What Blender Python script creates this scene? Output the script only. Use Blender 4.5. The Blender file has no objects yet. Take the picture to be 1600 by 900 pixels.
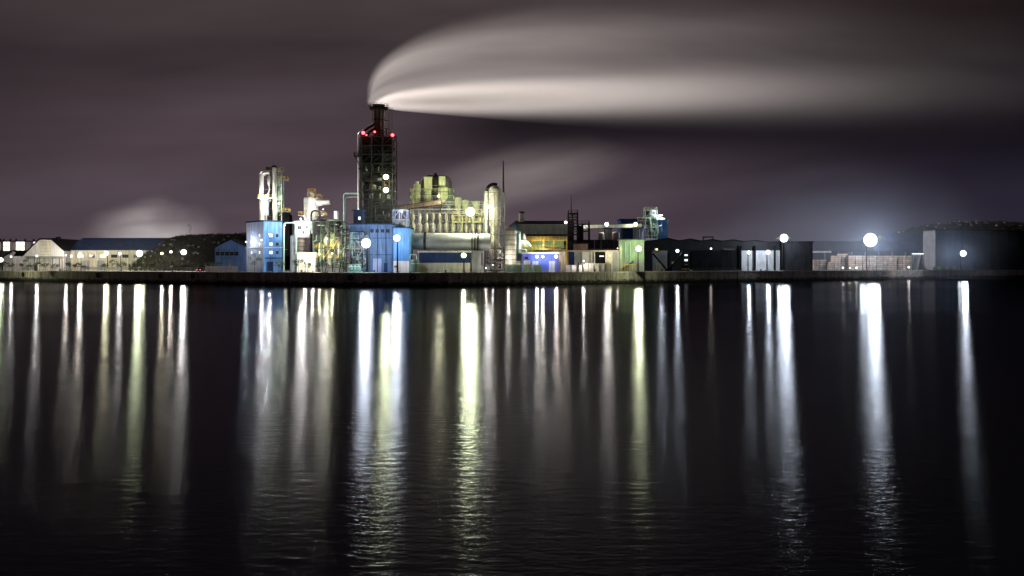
import bpy, bmesh, math, random
from mathutils import Vector, Matrix
random.seed(11)
SC = bpy.context.scene
COL = SC.collection
PI = math.pi
# ---------------------------------------------------------------- measures
F, HC, VH, G = 1440.0, 7.0, 414.0, 4.4        # focal length in photo pixels, eye height, horizon row, quay level
def X(u, Y): return (u - 800.0) * Y / F
def Z(v, Y): return HC + (VH - v) * Y / F
def P(u, v, Y): return Vector((X(u, Y), Y, Z(v, Y)))
def S(px, Y): return px * Y / F
YS = 345.0
STK = Vector((X(592, YS), YS, Z(164, YS)))       # mouth of the tall chimney

# ---------------------------------------------------------------- camera
cam = bpy.data.cameras.new('camera')
cam.sensor_width = 36.0
cam.lens = 36.0 * F / 1600.0
cam.shift_y = -(450.0 - VH) / 1600.0
cam.clip_end = 9000.0
camo = bpy.data.objects.new('camera', cam)
camo.location = (0, 0, HC)
camo.rotation_euler = (PI / 2, 0, 0)
COL.objects.link(camo)
SC.camera = camo
SC.view_settings.view_transform = 'Standard'
SC.view_settings.look = 'None'
SC.view_settings.exposure = 0.0
SC.view_settings.gamma = 1.0
SC.render.engine = 'CYCLES'
SC.cycles.use_denoising = True
SC.cycles.max_bounces = 6
SC.cycles.volume_bounces = 1
SC.cycles.transparent_max_bounces = 16
SC.cycles.volume_step_rate = 0.35
SC.cycles.volume_max_steps = 256
SC.cycles.sample_clamp_indirect = 4.0
SC.cycles.caustics_reflective = False
SC.cycles.caustics_refractive = False

# ---------------------------------------------------------------- node helper
class NT:
    def __init__(s, tree): s.t = tree
    def new(s, typ, **kw):
        n = s.t.nodes.new(typ)
        for k, v in kw.items(): setattr(n, k, v)
        return n
    def put(s, sock, v):
        if v is None: return
        if hasattr(v, 'is_output') or hasattr(v, 'links'): s.t.links.new(v, sock)
        else: sock.default_value = v
    def m(s, op, a, b=None, c=None, clamp=False):
        n = s.new('ShaderNodeMath', operation=op, use_clamp=clamp)
        s.put(n.inputs[0], a); s.put(n.inputs[1], b); s.put(n.inputs[2], c)
        return n.outputs[0]
    def smooth(s, x, a, b, lo=0.0, hi=1.0):
        n = s.new('ShaderNodeMapRange', interpolation_type='SMOOTHSTEP')
        s.put(n.inputs[0], x); s.put(n.inputs[1], a); s.put(n.inputs[2], b); s.put(n.inputs[3], lo); s.put(n.inputs[4], hi)
        return n.outputs[0]
    def lin(s, x, a, b, lo=0.0, hi=1.0):
        n = s.new('ShaderNodeMapRange')
        s.put(n.inputs[0], x); s.put(n.inputs[1], a); s.put(n.inputs[2], b); s.put(n.inputs[3], lo); s.put(n.inputs[4], hi)
        return n.outputs[0]
    def gauss(s, x, c, w):
        d = s.m('DIVIDE', s.m('SUBTRACT', x, c), w)
        return s.m('EXPONENT', s.m('MULTIPLY', s.m('MULTIPLY', d, d), -1.0))
    def sep(s, v):
        n = s.new('ShaderNodeSeparateXYZ'); s.put(n.inputs[0], v); return n.outputs
    def comb(s, x, y, z):
        n = s.new('ShaderNodeCombineXYZ')
        for i, v in enumerate((x, y, z)): s.put(n.inputs[i], v)
        return n.outputs[0]
    def noise(s, vec, scale, detail=3.0, rough=.55, dist=0.0):
        n = s.new('ShaderNodeTexNoise')
        s.put(n.inputs['Vector'], vec); s.put(n.inputs['Scale'], scale); s.put(n.inputs['Detail'], detail)
        s.put(n.inputs['Roughness'], rough); s.put(n.inputs['Distortion'], dist)
        return n.outputs[0]
    def ramp(s, x, stops):
        n = s.new('ShaderNodeValToRGB'); e = n.color_ramp.elements
        while len(e) < len(stops): e.new(0.5)
        for k, (p, c) in enumerate(stops):
            e[k].position = p; e[k].color = (*c, 1)
        s.put(n.inputs[0], x); return n.outputs[0]
    def mix(s, f, a, b, mode='MIX'):
        n = s.new('ShaderNodeMix', data_type='RGBA', blend_type=mode)
        s.put(n.inputs[0], f)
        for i, v in ((6, a), (7, b)):
            s.put(n.inputs[i], (*v, 1) if isinstance(v, tuple) and len(v) == 3 else v)
        return n.outputs[2]
    def vscale(s, v, k):
        n = s.new('ShaderNodeVectorMath', operation='MULTIPLY'); s.put(n.inputs[0], v); s.put(n.inputs[1], k); return n.outputs[0]

# ---------------------------------------------------------------- night sky: low cloud lit by the town
W = bpy.data.worlds.new('World'); SC.world = W; W.use_nodes = True
W.node_tree.nodes.clear()
n = NT(W.node_tree)
gen = n.new('ShaderNodeTexCoord').outputs['Generated']
dx, dy, dz = n.sep(gen)
hor = n.m('SQRT', n.m('ADD', n.m('MULTIPLY', dx, dx), n.m('MULTIPLY', dy, dy)))
el = n.m('DIVIDE', n.m('ABSOLUTE', dz), n.m('MAXIMUM', hor, 0.02))
az = n.m('DIVIDE', dx, n.m('MAXIMUM', hor, 0.02))
base = n.ramp(n.m('DIVIDE', el, 1.2), [(0.0, (.150, .110, .136)), (.035, (.105, .075, .093)), (.10, (.078, .055, .066)), (.17, (.060, .045, .051)),
                                       (.24, (.062, .047, .048)), (.36, (.026, .021, .021)), (.55, (.012, .010, .010)), (1.0, (.006, .005, .005))])
west = n.smooth(az, -.06, .50, 1.0, .0)           # the sky over the town is the paler half
right = n.ramp(n.m('DIVIDE', el, 1.2), [(0.0, (.034, .030, .048)), (.05, (.020, .017, .030)), (.12, (.010, .0075, .014)), (.20, (.014, .009, .010)), (.5, (.010, .008, .009)), (1.0, (.006, .005, .006))])
edge = n.smooth(az, -.85, -.15, .45, 1.0)
sky = n.mix(west, right, n.mix(1.0, base, n.comb(edge, edge, edge), 'MULTIPLY'))
st = n.noise(n.comb(n.m('MULTIPLY', az, 2.2), 0.0, n.m('ADD', n.m('MULTIPLY', el, 11.0), n.m('MULTIPLY', az, -1.1))), 1.0, 3.0, .5)
sky = n.mix(1.0, sky, n.ramp(st, [(.25, (.50, .49, .50)), (.75, (1.42, 1.42, 1.42))]), 'MULTIPLY')
# a bank of darker cloud low over the water side of the works
band = n.m('MULTIPLY', n.gauss(n.m('SUBTRACT', el, n.m('MULTIPLY', az, -.03)), .153, .032), n.smooth(az, -.14, .0))
sky = n.mix(n.m('MULTIPLY', band, .84), sky, (.008, .006, .009))
bg = n.new('ShaderNodeBackground'); n.put(bg.inputs[0], sky); bg.inputs[1].default_value = .95
W.node_tree.links.new(bg.outputs[0], n.new('ShaderNodeOutputWorld').inputs[0])

# ---------------------------------------------------------------- added sun lamp, unseen behind the works, to backlight the plume
plume_backlight = bpy.data.lights.new('plume_backlight', 'SUN'); plume_backlight.energy = 5.0; plume_backlight.angle = math.radians(.5); plume_backlight.color = (1.0, .94, .91)
mo = bpy.data.objects.new('plume_backlight', plume_backlight)
MD = Vector((-.60, .70, .40)).normalized()        # towards the added backlight
mo.rotation_euler = MD.to_track_quat('Z', 'Y').to_euler()
COL.objects.link(mo)

# ---------------------------------------------------------------- materials
def mat(name, rgb, rough=.6, metal=0.0, var=.3, scale=.35, streak=.25, bump=0.0, emit=0.0, spec=.5, tide=None):
    M = bpy.data.materials.new(name); M.use_nodes = True
    t = M.node_tree; t.nodes.clear(); q = NT(t)
    pos = q.new('ShaderNodeNewGeometry').outputs['Position']
    big = q.noise(pos, scale, 4.0, .6)
    run = q.noise(q.vscale(pos, (1.6, 1.6, .16)), 1.0, 3.0, .6)
    k = q.m('ADD', q.lin(big, .25, .75, 1 - var, 1 + var), q.lin(run, .3, .7, -streak, streak))
    kk = q.comb(k, k, k)
    c = q.mix(1.0, rgb, kk, 'MULTIPLY')
    if tide:                                                 # wet weed-stained foot of the wall
        zz = q.m('ADD', q.sep(pos)[2], q.lin(q.noise(q.vscale(pos, (.5, .5, 1.5)), 1.0, 4.0, .7), .3, .7, -.7, .7))
        c = q.mix(q.smooth(zz, tide - .5, tide + .7, 1.0, 0.0), c, (.030, .030, .024))
    b = q.new('ShaderNodeBsdfPrincipled')
    q.put(b.inputs['Base Color'], c); b.inputs['Metallic'].default_value = metal
    q.put(b.inputs['Roughness'], q.lin(big, .2, .8, max(.05, rough - .12), min(1, rough + .12)))
    b.inputs['Specular IOR Level'].default_value = spec
    if emit:
        q.put(b.inputs['Emission Color'], c); b.inputs['Emission Strength'].default_value = emit
    if bump:
        bn = q.new('ShaderNodeBump'); bn.inputs['Distance'].default_value = bump
        q.put(bn.inputs['Height'], q.noise(pos, 3.0, 4.0, .65)); q.put(b.inputs['Normal'], bn.outputs[0])
    t.links.new(b.outputs[0], q.new('ShaderNodeOutputMaterial').inputs[0])
    return M
def glow(name, rgb, s):
    M = bpy.data.materials.new(name); M.use_nodes = True
    t = M.node_tree; t.nodes.clear(); q = NT(t)
    M.cycles.emission_sampling = 'NONE'
    e = q.new('ShaderNodeEmission'); e.inputs[0].default_value = (*rgb, 1); e.inputs[1].default_value = s
    t.links.new(e.outputs[0], q.new('ShaderNodeOutputMaterial').inputs[0])
    return M
# ---------------------------------------------------------------- mesh helper
class MB:
    """collects faces in world space; build() links them as one mesh object below parent"""
    def __init__(s): s.v = []; s.f = []; s.sm = False
    def quad(s, *p):
        i = len(s.v); s.v += [Vector(q) for q in p]; s.f.append(tuple(range(i, i + len(p)))); return s
    def box(s, x0, x1, y0, y1, z0, z1):
        i = len(s.v)
        s.v += [Vector((x, y, z)) for z in (z0, z1) for y in (y0, y1) for x in (x0, x1)]
        for f in ((0, 2, 3, 1), (4, 5, 7, 6), (0, 1, 5, 4), (2, 6, 7, 3), (0, 4, 6, 2), (1, 3, 7, 5)):
            s.f.append(tuple(i + k for k in f))
        return s
    def obox(s, c, a, b, z0, z1):
        """box on the ground rectangle c, c+a, c+a+b, c+b"""
        c = Vector((c[0], c[1], 0)); a = Vector((a[0], a[1], 0)); b = Vector((b[0], b[1], 0))
        if a.cross(b).z < 0: a, b = b, a
        return s.prism([c, c + a, c + a + b, c + b], z0, z1)
    def prism(s, pts, z0, z1):
        i = len(s.v); k = len(pts)
        s.v += [Vector((p[0], p[1], z0)) for p in pts] + [Vector((p[0], p[1], z1)) for p in pts]
        s.f.append(tuple(i + j for j in reversed(range(k)))); s.f.append(tuple(i + k + j for j in range(k)))
        for j in range(k):
            q = (j + 1) % k; s.f.append((i + j, i + q, i + k + q, i + k + j))
        return s
    def extr(s, pts, d):
        """polygon pts (facing the viewer, anticlockwise seen from it) pushed along d"""
        i = len(s.v); k = len(pts); d = Vector(d)
        s.v += [Vector(p) for p in pts] + [Vector(p) + d for p in pts]
        s.f.append(tuple(i + j for j in range(k))); s.f.append(tuple(i + k + j for j in reversed(range(k))))
        for j in range(k):
            q = (j + 1) % k; s.f.append((i + q, i + j, i + k + j, i + k + q))
        return s
    def beam(s, a, b, w, h=None):
        a = Vector(a); b = Vector(b); h = h or w; d = (b - a).normalized()
        up = Vector((0, 0, 1)) if abs(d.z) < .95 else Vector((0, 1, 0))
        x = d.cross(up).normalized(); y = x.cross(d).normalized(); i = len(s.v)
        for p in (a, b):
            for sx, sy in ((-1, -1), (1, -1), (1, 1), (-1, 1)): s.v.append(p + x * sx * w / 2 + y * sy * h / 2)
        for f in ((0, 3, 2, 1), (4, 5, 6, 7), (0, 1, 5, 4), (1, 2, 6, 5), (2, 3, 7, 6), (3, 0, 4, 7)): s.f.append(tuple(i + k for k in f))
        return s
    def tube(s, pts, r, n=10, caps=True):
        pts = [Vector(p) for p in pts]; rs = r if isinstance(r, (list, tuple)) else [r] * len(pts)
        i0 = len(s.v); ref = None; s.sm = True
        for k, p in enumerate(pts):
            d = ((pts[min(k + 1, len(pts) - 1)] - pts[max(k - 1, 0)])).normalized()
            if ref is None: ref = d.cross(Vector((0, 1, 0)) if abs(d.y) < .9 else Vector((1, 0, 0))).normalized()
            ref = (ref - d * ref.dot(d)).normalized(); o = d.cross(ref)
            for j in range(n):
                a = 2 * PI * j / n; s.v.append(p + (ref * math.cos(a) + o * math.sin(a)) * rs[k])
        for k in range(len(pts) - 1):
            for j in range(n):
                q = (j + 1) % n; A = i0 + k * n
                s.f.append((A + j, A + q, A + n + q, A + n + j))
        if caps:
            s.f.append(tuple(i0 + j for j in reversed(range(n)))); A = i0 + (len(pts) - 1) * n; s.f.append(tuple(A + j for j in range(n)))
        return s
    def cyl(s, x, y, z0, z1, r, r1=None, n=16): return s.tube([(x, y, z0), (x, y, z1)], [r, r if r1 is None else r1], n)
    def lathe(s, x, y, prof, n=16): return s.tube([(x, y, z) for r, z in prof], [max(r, .01) for r, z in prof], n)
    def ball(s, c, r, nu=10, nv=6, sx=1, sy=1, sz=1):
        c = Vector(c); i = len(s.v); s.sm = True
        s.v.append(c + Vector((0, 0, r * sz)))
        for a in range(1, nv):
            t = PI * a / nv
            for b in range(nu):
                p = 2 * PI * b / nu; s.v.append(c + Vector((math.sin(t) * math.cos(p) * r * sx, math.sin(t) * math.sin(p) * r * sy, math.cos(t) * r * sz)))
        s.v.append(c - Vector((0, 0, r * sz))); e = len(s.v) - 1
        for b in range(nu):
            q = (b + 1) % nu
            s.f.append((i, i + 1 + b, i + 1 + q)); s.f.append((e, e - nu + q, e - nu + b))
            for a in range(nv - 2):
                A = i + 1 + a * nu; s.f.append((A + b, A + nu + b, A + nu + q, A + q))
        return s
    def build(s, name, m, parent=None, **props):
        off = base_of(parent) if parent else Vector((0, 0, 0))
        me = bpy.data.meshes.new(name)
        me.from_pydata([tuple(v - off) for v in s.v], [], s.f)
        bm = bmesh.new(); bm.from_mesh(me); bmesh.ops.recalc_face_normals(bm, faces=bm.faces); bm.to_mesh(me); bm.free()
        if s.sm:
            for p in me.polygons: p.use_smooth = True
            me.set_sharp_from_angle(angle=math.radians(40))
        me.materials.append(m)
        o = bpy.data.objects.new(name, me); COL.objects.link(o)
        if parent: o.parent = parent
        for k, v in props.items(): o[k] = v
        return o
def base_of(o):
    v = Vector((0, 0, 0))
    while o: v += o.location; o = o.parent
    return v
def tag(o, label=None, cat=None, group=None, kind=None):
    for k, v in (('label', label), ('category', cat), ('group', group), ('kind', kind)):
        if v: o[k] = v
    return o
USED = set()
def thing(name, label, cat, loc, group=None):
    o = bpy.data.objects.new(name, None); o.location = loc; o.empty_display_size = .5; COL.objects.link(o)
    return tag(o, label, cat, group)
def copy_tree(o, parent=None):
    c = o.copy(); COL.objects.link(c)
    if parent: c.parent = parent
    for ch in list(o.children):
        copy_tree(ch, c)
    return c
def arc(c, r, a0, a1, ax, ay, n=8):
    c = Vector(c); ax = Vector(ax); ay = Vector(ay)
    return [c + ax * r * math.cos(a0 + (a1 - a0) * k / n) + ay * r * math.sin(a0 + (a1 - a0) * k / n) for k in range(n + 1)]

# ---------------------------------------------------------------- palette
M_conc = mat('quay_concrete', (.52, .44, .38), .85, var=.45, scale=.25, streak=.5, bump=.03, tide=1.1)
M_cope = mat('coping_concrete', (.66, .63, .58), .8, var=.2)
M_yard = mat('yard_asphalt', (.09, .085, .08), .9, var=.3, scale=.1)
M_white = mat('white_cladding', (.66, .61, .60), .6, var=.15, streak=.22)
M_cream = mat('cream_cladding', (.60, .55, .44), .6, var=.15)
M_grey = mat('grey_cladding', (.30, .30, .32), .65, var=.25)
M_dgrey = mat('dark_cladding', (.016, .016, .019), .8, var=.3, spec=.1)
M_black = mat('sooty_steel', (.012, .011, .011), .85, var=.4, streak=.4, spec=.03)
M_char = mat('weathered_dark_steel', (.030, .027, .026), .7, var=.5, streak=.6, spec=.25)
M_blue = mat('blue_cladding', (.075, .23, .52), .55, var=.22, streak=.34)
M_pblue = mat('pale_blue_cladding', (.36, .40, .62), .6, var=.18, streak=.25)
M_fblue = mat('faded_blue_cladding', (.14, .23, .42), .6, var=.2)
M_slate_lit = mat('slate_blue_painted_lit', (.030, .038, .062), .7, var=.25, spec=.2)
M_vblue = mat('violet_blue_cladding', (.06, .10, .50), .6, var=.25)
M_nblue = mat('navy_roof_sheet', (.022, .040, .115), .85, var=.3, spec=0.0)
M_roof = mat('dark_roof_sheet', (.012, .012, .014), .9, var=.3, spec=0.0)
M_sgreen = mat('sage_green_sheet', (.24, .34, .21), .6, var=.2)
M_pgreen = mat('mint_green_paint', (.30, .48, .40), .5, var=.15)
M_dgreen = mat('dark_green_steel', (.045, .07, .05), .6, var=.4)
M_yel = mat('yellow_safety_paint', (.62, .42, .06), .5, var=.15)
M_steel = mat('galvanised_steel', (.42, .42, .40), .45, .3, var=.25, streak=.35)
M_lag = mat('bright_lagging', (.62, .61, .58), .42, .35, var=.15, streak=.25)
M_beige = mat('beige_lagging', (.42, .36, .30), .5, .15, var=.25, streak=.4)
M_olive = mat('olive_paint', (.42, .43, .24), .55, var=.2, streak=.3)
M_rust = mat('rusty_steel', (.13, .08, .055), .8, var=.5, streak=.5)
M_end = mat('end_sheet_painted_lit', (.12, .12, .14), .7, var=.3, streak=.3)
M_hall = mat('weathered_blue_sheet', (.085, .165, .33), .6, var=.25, streak=.40)
M_stack = mat('stained_stack_steel', (.20, .165, .14), .75, var=.4, streak=.5)
M_frame = mat('frame_steel', (.10, .10, .09), .6, var=.3)
M_pink = mat('faded_pink_sheet', (.46, .34, .31), .6, var=.2)
M_brick = mat('brown_board', (.16, .085, .07), .8, var=.3)
M_kiln = mat('kiln_shell', (.40, .39, .41), .45, .3, var=.2, streak=.1)
M_wood = mat('sawn_timber', (.36, .26, .20), .85, var=.35, scale=.9)
M_bark = mat('bark', (.05, .04, .03), .9)
M_leaf = mat('leaves', (.045, .065, .030), .8, var=.5, scale=1.2, streak=0)
M_hill = mat('hill_soil', (.016, .014, .012), .95, var=.4, scale=.1, spec=0.0)
M_hpale = mat('leaves_painted_lit', (.40, .36, .30), .85, var=.5, scale=.5, streak=0)  # light speckle on the hill foliage, painted in as pale leaf colour
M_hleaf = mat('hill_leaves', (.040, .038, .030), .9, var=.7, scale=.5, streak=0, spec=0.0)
M_glass = mat('dark_glass', (.02, .022, .025), .15, var=.2)
M_lit = glow('lit_window', (1.0, .93, .70), 2.2)
M_litw = glow('lit_window_white', (.85, .95, 1.0), 1.6)
M_lity = glow('lit_bay', (1.0, .95, .78), 2.0)
M_red = glow('red_beacon', (1.0, .06, .07), 6.0)

# ---------------------------------------------------------------- water, land, quay
QL = [(-520.0, 600.0), (-233.0, 420.0), (-53.5, 308.0), (-21.5, 310.0), (294.0, 530.0), (700.0, 815.0)]
def water_mat():
    M = bpy.data.materials.new('harbour_water'); M.use_nodes = True
    t = M.node_tree; t.nodes.clear(); q = NT(t)
    pos = q.new('ShaderNodeNewGeometry').outputs['Position']
    px, py, pz = q.sep(pos)
    # wind: calm strips lie across the basin
    wind = q.noise(q.comb(q.m('MULTIPLY', px, .004), q.m('MULTIPLY', py, .030), 0.0), 1.0, 2.0, .5)
    calm = q.m('MULTIPLY', q.smooth(py, 120.0, 150.0), q.smooth(py, 205.0, 235.0, 1.0, .55))
    rg = q.m('MULTIPLY', q.lin(wind, .3, .7, .90, 1.10), q.m('SUBTRACT', .188, q.m('MULTIPLY', calm, .04)))
    h1 = q.noise(q.vscale(pos, (1.1, 2.4, 1)), 1.0, 3.0, .55)
    h2 = q.noise(q.vscale(pos, (4.0, 9.0, 1)), 1.0, 2.0, .5)
    near = q.smooth(py, 12.0, 130.0, 1.25, .10)
    hh = q.m('MULTIPLY', near, q.m('ADD', q.m('MULTIPLY', h1, .020), q.m('MULTIPLY', h2, .006)))
    bn = q.new('ShaderNodeBump'); bn.inputs['Strength'].default_value = 1.0; bn.inputs['Distance'].default_value = 1.0
    q.put(bn.inputs['Height'], hh)
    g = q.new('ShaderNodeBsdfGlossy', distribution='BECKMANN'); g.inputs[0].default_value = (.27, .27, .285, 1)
    g.inputs['Anisotropy'].default_value = .30; g.inputs['Rotation'].default_value = 0.0
    tg = q.new('ShaderNodeTangent', direction_type='UV_MAP'); q.put(g.inputs['Tangent'], tg.outputs[0])     # wave crests lie along the quay
    q.put(g.inputs['Roughness'], rg); q.put(g.inputs['Normal'], bn.outputs[0])
    d = q.new('ShaderNodeBsdfDiffuse'); d.inputs[0].default_value = (.002, .002, .003, 1)
    fr = q.new('ShaderNodeFresnel'); fr.inputs[0].default_value = 1.33
    q.put(fr.inputs[1], bn.outputs[0])
    mx = q.new('ShaderNodeMixShader'); q.put(mx.inputs[0], fr.outputs[0]); q.put(mx.inputs[1], d.outputs[0]); q.put(mx.inputs[2], g.outputs[0])
    t.links.new(mx.outputs[0], q.new('ShaderNodeOutputMaterial').inputs[0])
    return M
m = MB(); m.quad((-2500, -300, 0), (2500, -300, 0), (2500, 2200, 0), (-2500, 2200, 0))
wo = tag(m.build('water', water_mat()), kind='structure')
uv = wo.data.uv_layers.new(name='UVMap')
for lp in wo.data.loops: c_ = wo.data.vertices[lp.vertex_index].co; uv.data[lp.index].uv = (c_.x * .01, c_.y * .01)
m = MB(); pts = [(x, y) for x, y in QL]
land = [Vector((x, y, G)) for x, y in QL] + [Vector((4200, 3200, G)), Vector((4200, 5200, G)), Vector((-4200, 5200, G)), Vector((-4200, 2900, G))]
m.quad(*land)
tag(m.build('ground', M_yard), kind='structure')
# quay wall: cast sections with open joints, a pale coping and dark rubber fenders
qw = thing('quay_wall', 'long stained concrete quay wall along the water below the works', 'quay wall', (QL[2][0], QL[2][1], 0))
for k in range(len(QL) - 1):
    a = Vector((*QL[k], 0)); b = Vector((*QL[k + 1], 0)); L = (b - a).length; d = (b - a) / L; nrm = Vector((d.y, -d.x, 0))
    if nrm.y > 0: nrm = -nrm
    ns = max(1, round(L / 9.0)); w = L / ns
    for j in range(ns):
        p = a + d * (j * w + .06); e = a + d * ((j + 1) * w - .06)
        if abs(X(800, 1) + p.x / p.y * 1440) > 960: continue
        o = random.uniform(-.05, .05)
        q = MB().obox(p - nrm * .6, (e - p), nrm * (.75 + o), -1.5, G - .44)
        q.build('wall_panel', M_conc, qw)
    MB().obox(a - nrm * .9, (b - a), nrm * 1.16, G - .42, G + .06).build('coping', M_cope, qw)
    MB().obox(a - nrm * 2, (b - a), nrm * 2.02, -2, G - .3).build('backing_wall', M_black, qw)
def qpt(u):
    """point on the quay line seen in photo column u"""
    k = (u - 800) / F
    for (x0, y0), (x1, y1) in zip(QL, QL[1:]):
        den = (x1 - x0) - k * (y1 - y0)
        t = (k * y0 - x0) / den
        if -1e-6 <= t <= 1.000001: return Vector((x0 + (x1 - x0) * t, y0 + (y1 - y0) * t, G))
# ---------------------------------------------------------------- builders
def handrail(pts, h, m, parent, gap=1.6, w=.09):
    q = MB()
    for a, b in zip(pts, pts[1:]):
        a = Vector(a); b = Vector(b); k = max(1, round((b - a).length / gap))
        for i in range(k + 1):
            p = a.lerp(b, i / k); q.beam(p, p + Vector((0, 0, h)), w)
        for hh in (h, h * .55): q.beam(a + Vector((0, 0, hh)), b + Vector((0, 0, hh)), w)
    return q.build('railing', m, parent)
def platform(root, u0, u1, v, Y, dep, m=None, rm=None, h=1.25):
    x0, x1, z = X(u0, Y), X(u1, Y), Z(v, Y)
    p = MB().box(x0, x1, Y, Y + dep, z - .25, z).build('platform', m or M_steel, root)
    e = .06
    handrail([(x0 + e, Y + dep - e, z), (x0 + e, Y + e, z), (x1 - e, Y + e, z), (x1 - e, Y + dep - e, z)], h, rm or M_yel, p, 1.2, .11)
    return p
def win(root, u0, u1, v0, v1, Y, m=None, fm=None, bars=1):
    x0, x1, z0, z1 = X(u0, Y), X(u1, Y), Z(v1, Y), Z(v0, Y); w = .10
    q = MB(); y0, y1 = Y - .09, Y + .02
    q.box(x0 - w, x1 + w, y0, y1, z0 - w, z0).box(x0 - w, x1 + w, y0, y1, z1, z1 + w).box(x0 - w, x0, y0, y1, z0, z1).box(x1, x1 + w, y0, y1, z0, z1)
    for k in range(1, bars + 1):
        xm = x0 + (x1 - x0) * k / (bars + 1); q.box(xm - .03, xm + .03, y0 + .02, y1, z0, z1)
    f = q.build('window', fm or M_frame, root)
    MB().box(x0, x1, Y - .03, Y + .015, z0, z1).build('pane', m or M_glass, f)
    return f
def hall(name, label, cat, u0, u1, v0, Y, dep, wm, rm, n=6, roof='flat', vr=None, zb=G, ur=None, over=.5, group=None, lowm=None, vlow=None, eave=.35):
    x0, x1, z1 = X(u0, Y), X(u1, Y), Z(v0, Y)
    r = thing(name, label, cat, ((x0 + x1) / 2, Y + dep / 2, zb), group)
    zr = Z(vr, Y) if vr is not None else z1
    zl = Z(vlow, Y) if vlow else zb
    xr = X(ur, Y) if ur else (x0 + x1) / 2
    def top(x):
        if roof != 'gable': return z1
        return z1 + (zr - z1) * ((x - x0) / (xr - x0) if x < xr else (x1 - x) / (x1 - xr))
    for k in range(n):
        a, b = x0 + (x1 - x0) * k / n, x0 + (x1 - x0) * (k + 1) / n; g = .03 if n > 1 else 0
        y = Y + random.uniform(-.03, .03)
        a += g; b -= g
        poly = [(a, y, zl), (b, y, zl), (b, y, top(b))] + ([(xr, y, zr)] if roof == 'gable' and a < xr < b else []) + [(a, y, top(a))]
        MB().extr(poly, (0, .14, 0)).build('wall_panel', wm, r)
        if lowm:
            MB().box(a, b, y - .02, y + .14, zb, zl - .04).build('plinth_panel', lowm, r)
    if roof == 'gable':
        MB().extr([(x0, Y + .2, zb), (x1, Y + .2, zb), (x1, Y + .2, z1), (xr, Y + .2, zr - .05), (x0, Y + .2, z1)], (0, dep - .2, 0)).build('wall', wm, r)
        for xa, xb in ((x0, xr), (x1, xr)):
            s = -1 if xa < xb else 1
            sl = (zr - z1) / abs(xb - xa)
            MB().extr([(xa + s * over, Y - over, z1 - sl * over + .03), (xb, Y - over, zr + .03), (xb, Y - over, zr + .03 + eave), (xa + s * over, Y - over, z1 - sl * over + .03 + eave)], (0, dep + 2 * over, 0)).build('roof', rm, r)
    elif roof == 'ridge':                                    # ridge runs across the view
        ym = Y + dep * .5; zr = HC + (VH - vr) * ym / F
        MB().box(x0, x1, Y + .2, Y + dep, zb, z1 - .02).build('wall', wm, r)
        k = max(2, int((x1 - x0) / 9))
        for j in range(k):
            a, b = x0 - over + (x1 - x0 + 2 * over) * j / k, x0 - over + (x1 - x0 + 2 * over) * (j + 1) / k - .05
            o = random.uniform(0, .04)
            MB().extr([(a, Y - over, z1 + o), (b, Y - over, z1 + o), (b, ym, zr + o), (a, ym, zr + o)], (0, 0, .2)).build('roof_sheet', rm, r)
        MB().extr([(x0 - over, ym + .02, zr), (x1 + over, ym + .02, zr), (x1 + over, Y + dep + over, z1), (x0 - over, Y + dep + over, z1)], (0, 0, .2)).build('rear_roof', rm, r)
        MB().box(x0 - over, x1 + over, ym - .4, ym + .4, zr + .15, zr + .4).build('ridge_cap', rm, r)
        MB().extr([(x0 + .1, Y + .1, z1 - .1), (x0 + .1, Y + dep - .1, z1 - .1), (x0 + .1, ym, zr - .1)], (.15, 0, 0)).build('gable', wm, r)
        MB().extr([(x1 - .1, Y + .1, z1 - .1), (x1 - .1, Y + dep - .1, z1 - .1), (x1 - .1, ym, zr - .1)], (-.15, 0, 0)).build('gable', wm, r)
        MB().box(x0 - over, x1 + over, Y - over - .15, Y - over, z1 - .15, z1 + .12).build('gutter', M_steel, r)
    else:
        MB().box(x0, x1, Y + .2, Y + dep, zb, z1).build('wall', wm, r)
        MB().box(x0 - over, x1 + over, Y - over, Y + dep + over, z1 + .01, z1 + eave).build('roof', rm, r)
    return r
def vessel(name, label, cat, u, v0, v1, rp, Y, m, group=None, cone=.25, dome=True, bands=0, legs=0, bandm=None):
    x, z1, z0, r = X(u, Y), Z(v0, Y), Z(v1, Y), S(rp, Y); h = z1 - z0
    t = thing(name, label, cat, (x, Y, z0), group)
    prof = [(r * .25, z0), (r, z0 + h * cone)] if cone else [(r, z0)]
    prof += [(r, z1 - (r * .35 if dome else 0))]
    if dome: prof += [(r * .85, z1 - r * .18), (r * .45, z1 - r * .04), (.02, z1)]
    MB().lathe(x, Y, prof, 20).build('shell', m, t)
    for k in range(bands):
        z = z0 + h * cone + (h * (1 - cone)) * (k + .5) / bands
        MB().cyl(x, Y, z - .1, z + .1, r * 1.03, n=20).build('band', bandm or M_frame, t)
    for k in range(legs):
        a = 2 * PI * (k + .5) / legs
        MB().beam((x + math.cos(a) * r, Y + math.sin(a) * r, G), (x + math.cos(a) * r, Y + math.sin(a) * r, z0 + h * cone + .4), .25).build('leg', M_frame, t)
    return t
def upipe(t, name, pts, rp, Y, m, n=10, bend=6):
    """pipe through photo points (u, v) at depth Y with rounded bends"""
    w = [P(u, v, y) for u, v, y in [(p if len(p) == 3 else (*p, Y)) for p in pts]]; r = S(rp, Y); out = [w[0]]
    for i in range(1, len(w) - 1):
        a, b, c = w[i - 1], w[i], w[i + 1]; d = min(bend * S(1, Y), (a - b).length * .48, (c - b).length * .48)
        p, q = b + (a - b).normalized() * d, b + (c - b).normalized() * d
        for k in range(6):
            s = k / 5; out.append(p * (1 - s) ** 2 + b * 2 * s * (1 - s) + q * s * s)
    out.append(w[-1])
    return MB().tube(out, r, n).build(name, m, t)
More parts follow.
